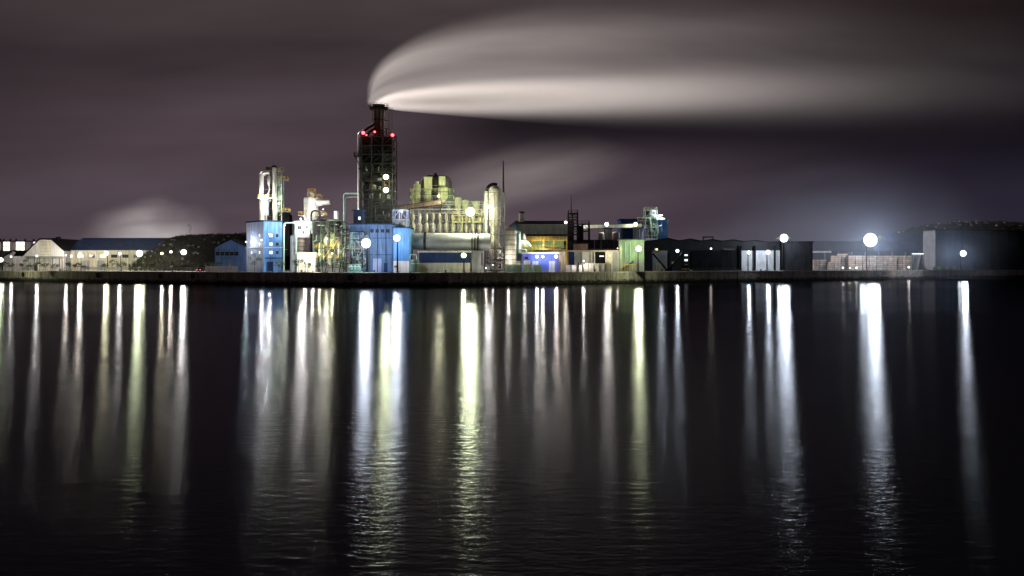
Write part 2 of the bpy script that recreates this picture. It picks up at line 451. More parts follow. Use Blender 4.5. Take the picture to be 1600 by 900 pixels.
def rack(name, label, cat, us, vs, Y, dep, m, deckm=None, brace=True, w=.32, zb=G, rails=None, group=None, rm=None, decks=True):
    """steel frame: columns in columns us, floors at rows vs (top first)"""
    x0, x1 = X(us[0], Y), X(us[-1], Y)
    t = thing(name, label, cat, ((x0 + x1) / 2, Y + dep / 2, zb), group)
    zs = [Z(v, Y) for v in vs]
    for u in us:
        for y in (Y, Y + dep):
            MB().beam((X(u, Y), y, zb), (X(u, Y), y, zs[0]), w).build('column', m, t)
    for k, z in enumerate(zs):
        for y in (Y, Y + dep):
            MB().beam((x0 - .1, y - .01, z), (x1 + .1, y - .01, z), w * .8).build('beam', m, t)
        for u in (us[0], us[-1]): MB().beam((X(u, Y), Y, z - .02), (X(u, Y), Y + dep, z - .02), w * .7).build('cross_beam', m, t)
        if decks: MB().box(x0 + .2, x1 - .2, Y + .2, Y + dep - .2, z + .03, z + .11).build('deck', deckm or m, t)
        if rails and k in rails:
            handrail([(x0, Y + dep, z + .15), (x0, Y, z + .15), (x1, Y, z + .15), (x1, Y + dep, z + .15)], 1.15, rm or M_yel, t, 1.4, .1)
    if brace:
        for i in range(len(us) - 1):
            for k in range(len(zs)):
                zt_, zb_ = zs[k], (zs[k + 1] if k + 1 < len(zs) else zb)
                a, b = X(us[i], Y), X(us[i + 1], Y)
                if (i + k) % 2: a, b = b, a
                MB().beam((a, Y - .05, zb_ + .1), (b, Y - .05, zt_ - .1), w * .5).build('brace', m, t)
    return t
def pipes(t, u0, u1, v0, v1, Y, dep, n, mats, seed, rr=(.10, .30)):
    """bundles of process pipe running up, across and down inside a frame"""
    R = random.Random(seed)
    for k in range(n):
        ya = Y + R.uniform(.3, dep - .3)
        u = R.uniform(u0, u1); v = R.uniform(v0, v1); pts = [(u, v, ya)]
        for j in range(R.randint(2, 4)):
            if j % 2 == k % 2: u = min(u1, max(u0, u + R.choice((-1, 1)) * R.uniform(6, 22)))
            else: v = min(v1, max(v0, v + R.choice((-1, 1)) * R.uniform(6, 24)))
            if abs(u - pts[-1][0]) + abs(v - pts[-1][1]) > 2: pts.append((u, v, ya))
        if len(pts) < 2: continue
        r = R.uniform(*rr)
        upipe(t, 'pipe', pts, r / S(1, Y), Y, R.choice(mats), 8, 3)
# ---------------------------------------------------------------- lamps
LM = {}
def lamp(u, v, Y, px, col, streak, local, label, kind='mast', name='yard_lamp', cat='lamp', group=None, zb=G, hot=4.0, heads=1, up=0, cone=165):
    p = P(u, v, Y); r = S(px, Y) / 2 * (.58 if heads == 1 else .66)
    key = tuple(round(c, 2) for c in col) + (hot,)
    if key not in LM: LM[key] = glow('lamp_glow', col, hot)
    gm = LM[key]
    base = Vector((p.x, p.y + .5 + r, zb)) if kind == 'mast' else p + Vector((0, r * 1.2 + .9, 0))
    t = thing(name, label, cat, base, group)
    if kind == 'mast':
        pr = max(.09, min(.3, r * .3))
        MB().tube([(base.x, base.y, zb), (base.x, base.y, p.z - .1)], [pr * 1.0, pr * .6], 10).build('pole', M_black, t)
        MB().cyl(base.x, base.y, zb, zb + .35, pr * 2.4).build('base_plate', M_frame, t)
    else:
        MB().beam(p + Vector((0, r * .6, -.02)), p + Vector((0, r * 1.2 + 1.0, -.02)), .12).build('bracket', M_frame, t)
    if heads == 1:
        h = MB().lathe(p.x, p.y, [(r * 1.0, p.z + r * .1), (r * 1.02, p.z + r * .35), (r * .6, p.z + r * 1.06), (.03, p.z + r * 1.15)], 14)
        MB().ball(p, r, 24, 14, 1, .95, .95).build('lamp_lens', gm, t)
        MB().box(p.x - r * .45, p.x + r * .45, p.y + r * .92, p.y + r * 1.3 + .4, p.z - r * .3, p.z + r * .5).build('lamp_housing', M_frame, t)
    else:
        n = heads; w = r * 1.0
        MB().beam((p.x - r * 1.2, p.y + r * .5 + .1, p.z), (p.x + r * 1.2, p.y + r * .5 + .1, p.z), .25).build('cross_arm', M_frame, t)
        MB().beam((p.x, p.y + r * .5 + .1, p.z - r * .9), (p.x, p.y + r * .5 + .1, p.z + r * .9), .25).build('cross_arm', M_frame, t)
        for k in range(n):
            a = 2 * PI * k / n + .3; c = p + Vector((math.cos(a) * r * .44, 0, math.sin(a) * r * .44))
            hd = MB().tube([c + Vector((0, r * .12, 0)), c + Vector((0, r * .5, 0))], [r * .42, r * .22], 12).build('flood_head', M_frame, t)
            MB().ball(c, r * .33, 18, 8, 1, .5, 1).build('lamp_lens', gm, hd)
        hd = MB().tube([p + Vector((0, r * .12, 0)), p + Vector((0, r * .5, 0))], [r * .42, r * .22], 12).build('flood_head', M_frame, t)
        MB().ball(p + Vector((0, -r * .1, 0)), r * .58, 24, 10, 1, .45, 1).build('lamp_lens', gm, hd)
    def light(typ, I, off, rad):
        L = bpy.data.lights.new('lamp_light', typ); L.energy = I * 4 * PI; L.color = col; L.shadow_soft_size = rad
        if typ == 'SPOT': L.spot_size = math.radians(cone); L.spot_blend = .7
        o = bpy.data.objects.new('lamp_light', L); COL.objects.link(o); o.parent = t
        o.location = p + off - base
        if typ == 'SPOT': o.rotation_euler = (math.radians(86 + up), 0, math.radians(180))
        return o
    small = streak < 180
    if local: light('POINT', max(local * LOCAL, streak * STREAK if small else 0), Vector((0, -r * .1, 0)), r * 1.08)
    if streak and not (small and local):
        o = light('SPOT', streak * STREAK, Vector((0, -r * 1.12 - .05, 0)), r * .6)
        d = Vector((-p.x * .9, -p.y, -p.z * .8))                 # floodlights look out over the basin
        o.rotation_euler = d.to_track_quat('-Z', 'Y').to_euler()
    return t
STREAK, LOCAL = .66, 1.9
# ---------------------------------------------------------------- plants
def leaf_clump(q, c, r, n, size, R):
    for k in range(n):
        d = Vector((R.gauss(0, 1), R.gauss(0, 1), R.gauss(0, 1))).normalized() * r * (R.random() ** .4)
        p = c + Vector((d.x, d.y, d.z * .8)); s = size * R.uniform(.6, 1.4)
        a = Vector((R.gauss(0, 1), R.gauss(0, 1), R.gauss(0, 1))).normalized(); b = a.orthogonal().normalized()
        q.quad(p - a * s, p + b * s * .6, p + a * s, p - b * s * .6)
def small_tree(u, Y, h, w, seed, label, group='small trees along the water road', name='small_tree', cat='tree'):
    R = random.Random(seed); x = X(u, Y)
    t = thing(name, label, cat, (x, Y, G), group)
    q = MB(); top = Vector((x + R.uniform(-.2, .2), Y, G + h * .62))
    q.tube([(x, Y, G), (x + R.uniform(-.1, .1), Y, G + h * .3), top], [.13, .09, .04], 7)
    tips = []
    for k in range(6):
        a = 2 * PI * k / 6 + R.random(); b = Vector((x, Y, G + h * R.uniform(.3, .5)))
        e = b + Vector((math.cos(a) * w * R.uniform(.3, .5), math.sin(a) * w * .4, h * R.uniform(.08, .38))); q.tube([b, e], [.05, .02], 5); tips.append(e)
    q.build('trunk', M_bark, t)
    q = MB()
    for e in tips + [top + Vector((0, 0, h * .2))]:
        leaf_clump(q, e, w * R.uniform(.16, .27), 42, .17, R)
    q.build('crown', M_leaf, t)
    return t
# ================================================================ west side: halls, hill, road
t = hall('workshop', 'low pale workshop with lit rooftop lanterns beyond the white gabled hall', 'workshop', -60, 62, 393, 500, 26, M_grey, M_roof, 5)
for k, (a, b) in enumerate(((-14, 0), (5, 15.5), (24.5, 38.5), (52, 64))):
    Y = 502; x0, x1, z0, z1 = X(a, Y), X(b, Y), Z(393, Y) + .3, Z(377.5, Y)
    q = MB().box(x0 + .02, x1 - .02, Y + .1, Y + 6, z0, z1).build('roof_lantern', M_white, t)
    MB().box(x0 - .5, x1 + .5, Y - .3, Y + 6.4, z1 + .01, z1 + .5).build('lantern_roof', M_roof, q)
    for i in range(2):
        for j in range(2):
            w = (x1 - x0) / 2; h = (z1 - z0) / 2
            MB().box(x0 + w * i + .15, x0 + w * (i + 1) - .15, Y + .02, Y + .09, z0 + h * j + .15, z0 + h * (j + 1) - .15).build('lit_pane', M_lity, q)
    for xx in (x0, x1): MB().cyl(xx, Y + .5, z1 + .5, z1 + 1.5, .45, .3, 10).build('roof_vent', M_black, q)
t = hall('gabled_store', 'small white gabled store with a dark roof between lantern workshop and hall', 'store', 6, 37, 402, 440, 12, M_white, M_roof, 3, 'gable', 392, ur=21, over=.4)
t = hall('workers_hut', 'dark roofed hut tucked against the white gabled hall', 'hut', 22, 41, 400.5, 436, 7, M_white, M_roof, 2, 'ridge', 392.5, over=.2)
# white hall with a cut gable
Y = 425
t = thing('gabled_hall', 'big white hall with flat topped gable and dark roof by the water road', 'hall', (X(67, Y), Y + 20, G))
for poly, m_ in ((((36, 424), (61.8, 424), (61.8, 374.5), (36, 400)), M_white), (((62.2, 424), (80, 424), (80, 374.5), (62.2, 374.5)), M_cream), (((80.4, 424), (99, 424), (99, 392), (80.4, 374.5)), M_white)):
    MB().extr([P(u, min(v, 423.0), Y) for u, v in poly], (0, .3, 0)).build('wall_panel', m_, t)
MB().extr([P(u, v, Y) + Vector((0, .31, 0)) for u, v in ((36.2, 422), (98.8, 422), (98.8, 392.3), (80, 374.8), (62, 374.8), (36.2, 400.3))], (0, 44, 0)).build('wall', M_grey, t)
for (a, b) in (((35, 400.4), (62, 374.1)), ((62, 373.9), (80, 373.9)), ((80, 374.1), (100, 392.4))):
    p, e = P(*a, Y), P(*b, Y)
    MB().extr([p + Vector((0, -.5, .05)), e + Vector((0, -.5, .05)), e + Vector((0, -.5, .5)), p + Vector((0, -.5, .5))], (0, 45.5, 0)).build('roof', M_roof, t)
for k in range(9):
    z = Z(418 - k * 5, Y); MB().box(X(62.5, Y), X(79.7, Y), Y - .08, Y, z, z + .12).build('cladding_rail', M_grey, t)
MB().cyl(X(81, Y), Y + 6, Z(374, Y), Z(369.5, Y), 1.1, n=12).build('roof_vent', M_black, t)
MB().box(X(74, Y), X(80, Y), Y + 3, Y + 5, Z(374, Y) + .5, Z(371.5, Y)).build('roof_vent', M_black, t)
Y = 421
t = thing('pipe_bridge', 'low steel pipe bridge running in front of the white gabled hall', 'pipe bridge', (X(70, Y), Y, G))
for k, u in enumerate((44, 54, 62, 69, 82, 93, 97)):
    MB().beam((X(u, Y), Y, G), (X(u, Y), Y, Z(402, Y)), .28).build('post', M_frame, t)
for v in (401, 403.2): MB().beam(P(40, v, Y), P(100, v, Y), .3).build('beam', M_frame, t)
for v, y in ((401.9, .5), (402.6, .9)): MB().tube([P(40, v, Y + y), P(100, v, Y + y)], .22, 8).build('pipe', M_steel, t)
# long shed with the blue roof
t = hall('long_shed', 'long cream shed under a dark blue sheet roof beside the hill', 'shed', 100, 272, 391.5, 432, 40, M_cream, M_nblue, 17, 'ridge', 373)
for k in range(9):
    u = 104 + k * 17.5
    win(t, u, u + 9, 398, 402.5, 432, M_lit if k in (0, 1, 3) else M_glass, M_frame, 2)
for u in (128, 152, 206):
    MB().box(X(u, 432), X(u + 12, 432), 431.86, 431.96, G, Z(407, 432)).build('roller_door', M_grey, t)
for k in range(11):
    u = 101 + k * 16.8
    MB().beam((X(u, 431), 431, G), (X(u, 431), 431, Z(392.5, 431)), .3).build('column', M_steel, t)
# hill with scrub
def hill(name, u0, u1, crest, Y0, Yc, Y1, seed, nl, leaf, size):
    R = random.Random(seed); nu, nd = 46, 14; q = MB()
    def cv(u):
        for (a, va), (b, vb) in zip(crest, crest[1:]):
            if a <= u <= b: return va + (vb - va) * (u - a) / (b - a)
        return crest[-1][1] if u > crest[-1][0] else crest[0][1]
    def hz(u, d):
        """height at column u and depth share d"""
        Y = Y0 + (Y1 - Y0) * d; c = (Yc - Y0) / (Y1 - Y0)
        H = max(0, HC + (VH - cv(u)) * Yc / F - G)
        k = math.sin(min(1, d / c) * PI / 2) if d < c else math.cos((d - c) / (1 - c) * PI / 2)
        return Y, G + .02 + H * max(0, k) ** .8
    g = []
    for j in range(nd + 1):
        for i in range(nu + 1):
            u = u0 + (u1 - u0) * i / nu; Y, z = hz(u, j / nd)
            z += (R.uniform(-.5, .5) if 0 < j < nd else 0)
            q.v.append(Vector((X(u, Yc) * (.6 + .4 * Y / Yc), Y, max(G - .3, z - (.0 if 0 < j < nd else .4)))))
    for j in range(nd):
        for i in range(nu):
            A = j * (nu + 1) + i; q.f.append((A, A + 1, A + nu + 2, A + nu + 1))
    q.sm = True
    tag(q.build(name, M_hill), kind='structure')
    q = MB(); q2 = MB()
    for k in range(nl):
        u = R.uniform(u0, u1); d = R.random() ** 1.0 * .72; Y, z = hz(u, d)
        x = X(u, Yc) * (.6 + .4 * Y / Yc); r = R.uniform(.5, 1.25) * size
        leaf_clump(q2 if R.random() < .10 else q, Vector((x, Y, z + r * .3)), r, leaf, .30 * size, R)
    tag(q.build(name + '_scrub', M_hleaf), kind='stuff'); tag(q2.build(name + '_scrub_painted_lit', M_hpale), kind='stuff')
hill('wooded_hill', 236, 452, [(236, 394), (246, 391), (255, 384), (263, 376), (275, 371), (290, 368.5), (310, 368.5), (345, 367), (400, 366), (452, 380)], 398, 440, 530, 4, 1700, 12, .8)
Y = 560
t = thing('beacon_tower', 'slim white tower with a thin mast standing beyond the wooded hill', 'tower', (X(295.3, Y), Y, G))
MB().tube([(X(295.3, Y), Y, G), (X(295.3, Y), Y, Z(353, Y))], [1.15, .85], 14).build('shaft', M_white, t)
MB().cyl(X(295.3, Y), Y, Z(353, Y), Z(351.5, Y), 1.15, n=14).build('gallery', M_frame, t)
MB().cyl(X(295.5, Y), Y, Z(351.4, Y), Z(349, Y), .5, .3, 10).build('cap', M_grey, t)
MB().cyl(X(295.3, Y), Y, Z(349, Y), Z(345, Y), .12, .06, 6).build('mast', M_frame, t)
MB().box(X(297.5, Y), X(299, Y), Y, Y + .3, Z(368, Y), Z(353, Y)).build('ladder', M_frame, t)
# blue gabled shed
t = hall('gabled_shed', 'small blue gabled shed with a band of dark windows below the hill', 'shed', 335.6, 386.5, 387, 368, 24, M_fblue, M_roof, 7, 'gable', 374.5, over=.35, eave=.22)
for k in range(5): win(t, 337.5 + k * 7.2, 343.3 + k * 7.2, 393.5, 399, 368, M_glass, M_frame, 1)
for k in range(4): MB().box(X(341 + k * 8, 368), X(344 + k * 8, 368), 367.85, 367.95, Z(391.2, 368), Z(390.2, 368)).build('vent_slot', M_black, t)
MB().box(X(357, 368), X(361, 368), 367.8, 367.93, G, Z(406, 368)).build('door', M_grey, t)
t = thing('boundary_wall', 'low faded pink boundary wall in front of the blue gabled shed', 'wall', (X(340, 352), 352, G))
for k in range(7):
    a, b = X(322 + k * 7, 352), X(328.8 + k * 7, 352); MB().box(a, b, 352, 352.3, G, Z(417.2, 352)).build('wall_panel', M_pink, t)
MB().box(X(321.7, 352), X(371.2, 352), 351.9, 352.4, Z(417.1, 352), Z(416.4, 352)).build('coping', M_cope, t)
# added pale fence standing in for car light trails, gate pillar
t = thing('light_trail_fence', 'pale rail fence added in place of car light trails on the water road', 'fence', (X(100, 390), 390, G))
pp = [qpt(u) + (Vector((.0, 1, 0)) * 9) for u in (-70, 0, 60, 120, 180, 240, 300, 318)]
for a, b in zip(pp, pp[1:]):
    k = max(1, round((b - a).length / 3.0))
    for i in range(k): p = a.lerp(b, i / k); MB().beam(p, p + Vector((0, 0, 1.55)), .16).build('post', M_cope, t)
    for h in (1.45, .95): MB().beam(a + Vector((0, 0, h)), b + Vector((0, 0, h)), .05, .22).build('rail', M_white, t)
Y = 398
t = thing('gate_pillar', 'lit cream gate pillar with a cap standing at the added pale fence', 'pillar', (X(56.3, Y), Y, G))
MB().box(X(53.8, Y), X(58.8, Y), Y, Y + 1.3, G, Z(414, Y)).build('shaft', M_cream, t); MB().box(X(53.2, Y), X(59.4, Y), Y - .2, Y + 1.5, Z(413.9, Y), Z(413, Y)).build('cap', M_white, t)
# trees along the road
TR = [(8, 4.6, 3.4), (19, 3.6, 3.2), (36, 5.4, 3.2), (47, 4.0, 3.4), (60, 4.4, 3.6), (71, 4.0, 3.0), (86, 3.2, 3.2), (109, 4.4, 3.4), (121, 4.0, 2.6), (132, 2.6, 3.0), (163, 3.6, 3.2), (175, 5.6, 4.2), (190, 4.2, 4.2), (207, 3.4, 3.6), (238, 3.6, 3.2), (257, 5.0, 4.4), (286, 4.6, 3.6), (301, 4.2, 4.4), (327, 4.2, 3.2), (340, 4.0, 3.6)]
TW = ['round dark tree between the lantern workshop lamps', 'short spreading tree beside the lamp of the gabled store', 'tall ragged tree before the dark roofed hut', 'bushy tree beside the gate pillar on the hill side of the hut', 'tree standing close behind the cream gate pillar', 'small dark tree before the cream middle panel of the white hall', 'low bush tree before the dark leg of the white gable', 'rounded tree before the brightest door of the long shed', 'narrow tree at the second window of the long shed', 'low shrubby tree before the roller door of the long shed', 'open tree before the lamp pair of the long shed', 'tallest dark tree beside the twin lamps of the long shed', 'wide tree under the small lamp next to the big shed lamp', 'low spreading tree under the big lamp of the long shed', 'small tree where the long shed meets the hill', 'broad leafy tree lit against the foot of the hill', 'pale lit tree beneath the bright lamp on the hill foot', 'wide dark tree on the hill foot next to the parked car', 'small tree before the low pink wall', 'tree before the windows of the blue gabled shed']
for k, ((u, h, w), lb) in enumerate(zip(TR, TW)):
    small_tree(u, qpt(u).y + 14, h, w, 50 + k, lb)
for k, (u, h, w, lb) in enumerate(((398, 7.6, 4.6, 'bare lit tree before the violet face of the blue block'), (436, 4.6, 3.6, 'small lit tree before the bright face of the blue block'), (466, 5.2, 3.2, 'small dark tree before the glaring white shed'), (481, 4.6, 3.0, 'second dark sapling before the glaring white shed'), (504, 4.4, 4.4, 'dark wide bush beside the glaring white shed'))):
    small_tree(u, qpt(u).y + 6, h, w, 90 + k, lb, 'saplings on the quay before the plant')
# parked car with its tail lamps on
Y = 358; x = X(313, Y)
t = thing('parked_car', 'dark parked car with red tail lamps on beside the pink wall', 'car', (x, Y, G))
q = MB(); bod = [(-2.0, .35), (2.0, .35), (2.05, .85), (1.5, .98), (.9, 1.42), (-1.1, 1.44), (-1.75, 1.0), (-2.05, .9)]
q.extr([(x + a * .42 - .86, Y - .9 + 0 * b, G + b) for a, b in bod], (0, 1.7, 0))
q = MB(); q.extr([(x - .82, Y - 2.0 + 0, G + .35), (x + .82, Y - 2.0, G + .35), (x + .84, Y - 2.0, G + .95), (x - .84, Y - 2.0, G + .95)], (0, 4.1, 0)).build('body', M_char, t)
MB().extr([(x - .80, Y - 1.7, G + .96), (x + .80, Y - 1.7, G + .96), (x + .62, Y - 1.3, G + 1.46), (x - .62, Y - 1.3, G + 1.46)], (0, 2.4, 0)).build('cabin', M_glass, t)
for sx in (-1, 1):
    for yy in (-1.3, 1.3): MB().tube([(x + sx * .66, Y + yy, G + .33), (x + sx * .87, Y + yy, G + .33)], .33, 12).build('wheel', M_black, t)
    MB().box(x + sx * .62 - .18, x + sx * .62 + .18, Y - 2.06, Y - 2.01, G + .66, G + .88).build('tail_lamp', M_red, t)

# ================================================================ blue block and duct tower
c0 = Vector((X(412, 340), 340, 0)); vl = Vector((-9.8, 12.0, 0)); vr_ = Vector((5.7, 4.65, 0)); zt_b = Z(346, 340)
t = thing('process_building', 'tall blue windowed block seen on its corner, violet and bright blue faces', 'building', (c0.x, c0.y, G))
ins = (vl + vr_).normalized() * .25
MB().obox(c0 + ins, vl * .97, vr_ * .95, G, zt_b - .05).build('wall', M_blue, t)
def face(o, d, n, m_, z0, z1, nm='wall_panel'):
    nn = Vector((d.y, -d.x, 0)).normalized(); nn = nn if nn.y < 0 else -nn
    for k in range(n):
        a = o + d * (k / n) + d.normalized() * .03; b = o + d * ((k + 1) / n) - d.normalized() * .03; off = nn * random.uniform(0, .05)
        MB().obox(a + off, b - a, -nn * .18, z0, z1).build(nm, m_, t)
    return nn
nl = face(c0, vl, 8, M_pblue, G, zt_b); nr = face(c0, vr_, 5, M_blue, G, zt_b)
MB().prism([c0 + nl * .3 + nr * .3, c0 + vr_ + nr * .4, c0 + vr_ + vl, c0 + vl + nl * .4], zt_b + .02, zt_b + .5).build('roof', M_nblue, t)
def fwin(o, d, nn, f, v, Y, w, h, m_):
    p = o + d * f + nn * .08; e = d.normalized(); z = Z(v, Y)
    q = MB().obox(p - e * (w / 2 + .12), e * (w + .24), -nn * .12, z - h / 2 - .12, z + h / 2 + .12).build('window', M_frame, t)
    MB().obox(p - e * (w / 2) + nn * .03, e * w, -nn * .03, z - h / 2, z + h / 2).build('pane', m_, q)
for v in (368, 381.5, 394.5):
    for f in (.22, .68): fwin(c0, vl, nl, f, v, 343, .8, .9, M_lit if (v, f) != (368, .68) else M_litw)
    for f in (.38,): fwin(c0, vr_, nr, f, v, 342, 1.3, 1.2, M_litw)
    fwin(c0, vr_, nr, .72, v, 342, .9, 1.0, M_glass)
zz = Z(386.5, 340)
for d, nn in ((vl, nl), (vr_, nr)):
    MB().obox(c0 + nn * .2, d, nn * .22, zz - .14, zz + .14).build('pipe_run', M_steel, t)
MB().obox(c0 + nr * .15 + vr_ * .08, vr_ * .85, nr * 1.3, Z(404, 340), Z(402.5, 340)).build('canopy', M_nblue, t)
MB().obox(c0 + nr * .1 + vr_ * .15, vr_ * .35, nr * .1, G, Z(409, 340)).build('door', M_nblue, t)
# duct tower
Y = 372
t = thing('duct_tower', 'slim tower of silver ducts and yellow platforms rising behind the blue block', 'duct tower', (X(425, Y), Y + 2, G))
upipe(t, 'duct', [(408.6, 400), (408.6, 271), (421, 268.5)], 3.4, Y, M_lag, 16, 11)
upipe(t, 'duct', [(429, 400), (429, 262)], 3.1, Y - .5, M_lag, 16)
MB().cyl(X(429, Y), Y - .5, Z(262, Y), Z(259, Y), S(3.6, Y), n=16).build('duct_cap', M_black, t)
upipe(t, 'duct', [(421.5, 400), (421.5, 268)], 2.1, Y + 2.5, M_char, 12)
upipe(t, 'pipe', [(416, 345), (416, 306), (421, 300), (421, 272)], 1.0, Y + .5, M_steel, 8)
upipe(t, 'pipe', [(424.6, 345), (424.6, 290), (419.5, 282)], .7, Y - 1, M_black, 8)
upipe(t, 'pipe', [(413, 345), (413, 318), (424, 313)], 1.2, Y + 1.5, M_steel, 8)
MB().lathe(X(421.3, Y), Y - 1, [(.2, Z(291, Y)), (.62, Z(287, Y)), (.62, Z(276, Y)), (.15, Z(273, Y))], 12).build('drop_pot', M_lag, t)
MB().box(X(415, Y), X(424, Y), Y + .5, Y + 3.5, Z(265.5, Y), Z(260.5, Y)).build('fan_box', M_rust, t)
for v in (280, 296, 312, 326, 338): MB().beam(P(413, v, Y + 1), P(440, v, Y + 1), .22).build('beam', M_frame, t)
for u in (433.2, 440.4):
    for y in (Y - .6, Y + 3): MB().beam((X(u, Y), y, Z(400, Y)), (X(u, Y), y, Z(270 if u < 435 else 274, Y)), .26).build('column', M_pgreen, t)
for k, v in enumerate((276, 290, 312, 330)): MB().beam(P(433, v, Y - .62), P(440.6, v, Y - .62), .2).build('beam', M_pgreen, t)
for a, b in (((433, 312), (440.4, 290)), ((433, 330), (440.4, 312)), ((433, 290), (440.4, 276))): MB().beam(P(*a, Y - .7), P(*b, Y - .7), .13).build('brace', M_pgreen, t)
MB().box(X(433.6, Y), X(440, Y), Y + .2, Y + 2.4, Z(312, Y), Z(292, Y)).build('filter_box', M_grey, t)
MB().box(X(434, Y), X(440, Y), Y + .1, Y + 2.4, Z(288, Y), Z(268, Y)).build('filter_box', M_grey, t)
MB().box(X(412, Y), X(418.5, Y), Y + .6, Y + 2.8, Z(336, Y), Z(311, Y)).build('filter_box', M_pblue, t)
MB().extr([P(431, 400, Y), P(452, 400, Y), P(452, 336, Y), P(447, 331, Y), P(436, 331, Y), P(431, 345, Y)], (0, 5, 0)).build('hood', M_black, t)
platform(t, 432.5, 441.5, 267, Y - 1.8, 3.2)
platform(t, 440.6, 449, 280.5, Y - 1.8, 3.2)
platform(t, 402.5, 424, 309, Y - 2.2, 4.4)
platform(t, 441, 451, 330, Y - 1.8, 3.2)
for a, b in (((432.6, 286.5), (441, 277)), ((436.5, 337), (443, 328.5))):
    st_ = MB().beam(P(*a, Y - 2), P(*b, Y - 2), .9, .12).build('stair', M_steel, t)
    for yy in (-2.45, -1.55): MB().beam(P(a[0], a[1] - 3.6, Y + yy), P(b[0], b[1] - 3.6, Y + yy), .13).build('handrail', M_yel, st_)
MB().cyl(X(427, Y), Y, Z(260, Y), Z(250, Y), .07, .04, 6).build('lightning_rod', M_frame, t)

# ================================================================ white cyclone and its process frame
Y = 350
t = thing('cyclone_vessel', 'glaring white cyclone vessel with yellow railings and a green elbow duct', 'vessel', (X(487, Y), Y, Z(352, Y)))
cx, r = X(486, Y), S(11, Y)
MB().lathe(cx, Y, [(.6, Z(356, Y)), (r * .55, Z(349, Y)), (r, Z(340, Y)), (r, Z(310, Y)), (r * .96, Z(308.8, Y)), (.1, Z(308.5, Y))], 24).build('shell', M_lag, t)
MB().cyl(X(485.5, Y), Y, Z(309, Y), Z(299, Y), S(4.6, Y), n=16).build('neck', M_lag, t)
for v in (318, 330): MB().cyl(cx, Y, Z(v, Y) - .12, Z(v, Y) + .12, r * 1.025, n=24).build('band', M_steel, t)
platform(t, 480, 491, 300, Y - 1.6, 3.2)
platform(t, 481, 500, 309, Y - 2.4, 4.8)
platform(t, 465.5, 505.5, 336, Y - 3.2, 6.4)
MB().tube([P(496, 317, Y), P(505, 316.5, Y), P(516, 315.6, Y)], [S(6, Y), S(4.2, Y), S(4.0, Y)], 16).build('outlet_duct', M_lag, t)
w = [P(516, 315.6, Y)] + arc(P(516, 325.4, Y), S(9.8, Y), PI / 2, 0, (1, 0, 0), (0, 0, 1), 10) + [P(525.8, 330, Y)]
MB().tube(w, S(4.0, Y), 16).build('elbow_duct', M_pgreen, t)
MB().tube([P(525.8, 330.2, Y), P(525.8, 352, Y)], S(4.1, Y), 16).build('drop_duct', M_lag, t)
MB().cyl(X(525.8, Y), Y, Z(330.6, Y), Z(329.6, Y), S(4.8, Y), n=16).build('flange', M_steel, t)
Y = 343
t = thing('bypass_pipe', 'dark inverted U pipe standing in front of the white cyclone vessel', 'pipe', (X(494, Y), Y, G))
upipe(t, 'pipe_run', [(486.5, 424.5), (486.5, 329), (500, 329), (500, 424.5)], 1.5, Y, M_black, 12, 7)
for v in (345, 372, 400): MB().beam(P(486, v, Y + .3), P(500.5, v, Y + .3), .2).build('clamp', M_frame, t)
Y = 344
t = hall('screen_house', 'white sheet clad screen house with dark openings below the white cyclone', 'screen house', 462.5, 484, 347, Y, 7, M_white, M_white, 3, zb=Z(371, 344))
for u0, u1, v0, v1 in ((465.5, 470.5, 353, 358.5), (473, 475.5, 361, 365), (478, 481, 353, 357)): win(t, u0, u1, v0, v1, Y, M_glass, M_steel, 1)
for u in (463.5, 483): MB().beam((X(u, Y), Y + 1, G), (X(u, Y), Y + 1, Z(371, Y) + .2), .35).build('leg', M_frame, t)
for u in (463.5, 483): MB().beam((X(u, Y), Y + 6, G), (X(u, Y), Y + 6, Z(371, Y) + .2), .35).build('leg', M_frame, t)
vessel('grey_silo', 'plain grey silo between the blue block and the glaring white shed', 'silo', 459, 367, 425, 5.4, 339, M_grey, cone=0, bands=3, bandm=M_steel)
vessel('banded_bin', 'beige bin with hooped bands under the white screen house', 'bin', 471, 371, 400, 6.6, 346, M_beige, cone=.2, bands=4, legs=4)
t = hall('pump_shed', 'glaring white pump shed with double doors at the foot of the plant', 'shed', 464, 491.5, 396, 336, 6, M_white, M_white, 4)
for u in (467, 479): MB().box(X(u, 336), X(u + 7, 336), 335.84, 335.93, G, Z(407, 336)).build('door', M_cream, t)
Y = 338
t = rack('process_rack', 'dark green pipe crowded process frame with yellow decks by the white cyclone', 'process frame', (489, 501, 512, 523, 534), (346, 358, 372, 388, 404), Y, 9, M_dgreen, M_char, rails=(3, 4), w=.34)
pipes(t, 488, 535, 344, 418, Y, 9, 46, [M_dgreen, M_black, M_char, M_steel, M_sgreen, M_pgreen], 5, (.08, .26))
for u, v0, v1, r, m_ in ((507, 366, 384, 4, M_lag), (517, 362, 386, 4.5, M_olive), (528, 374, 400, 4, M_lag), (498, 378, 402, 3.6, M_olive), (513, 392, 414, 3.4, M_lag)):
    x = X(u, Y); q = MB().lathe(x, Y + 3, [(.2, Z(v1, Y)), (S(r, Y), Z(v1 - 4, Y)), (S(r, Y), Z(v0 + 3, Y)), (.3, Z(v0, Y))], 14).build('drum', m_, t)
upipe(t, 'pipe', [(500, 343), (528, 344.5), (534, 350), (534, 420)], 2.2, Y + 4, M_black, 10)
for a, b in (((505, 404), (516, 389)), ((520, 388), (529, 373))):
    MB().beam(P(*a, Y - .5), P(*b, Y - .5), .8, .12).build('stair', M_yel, t)
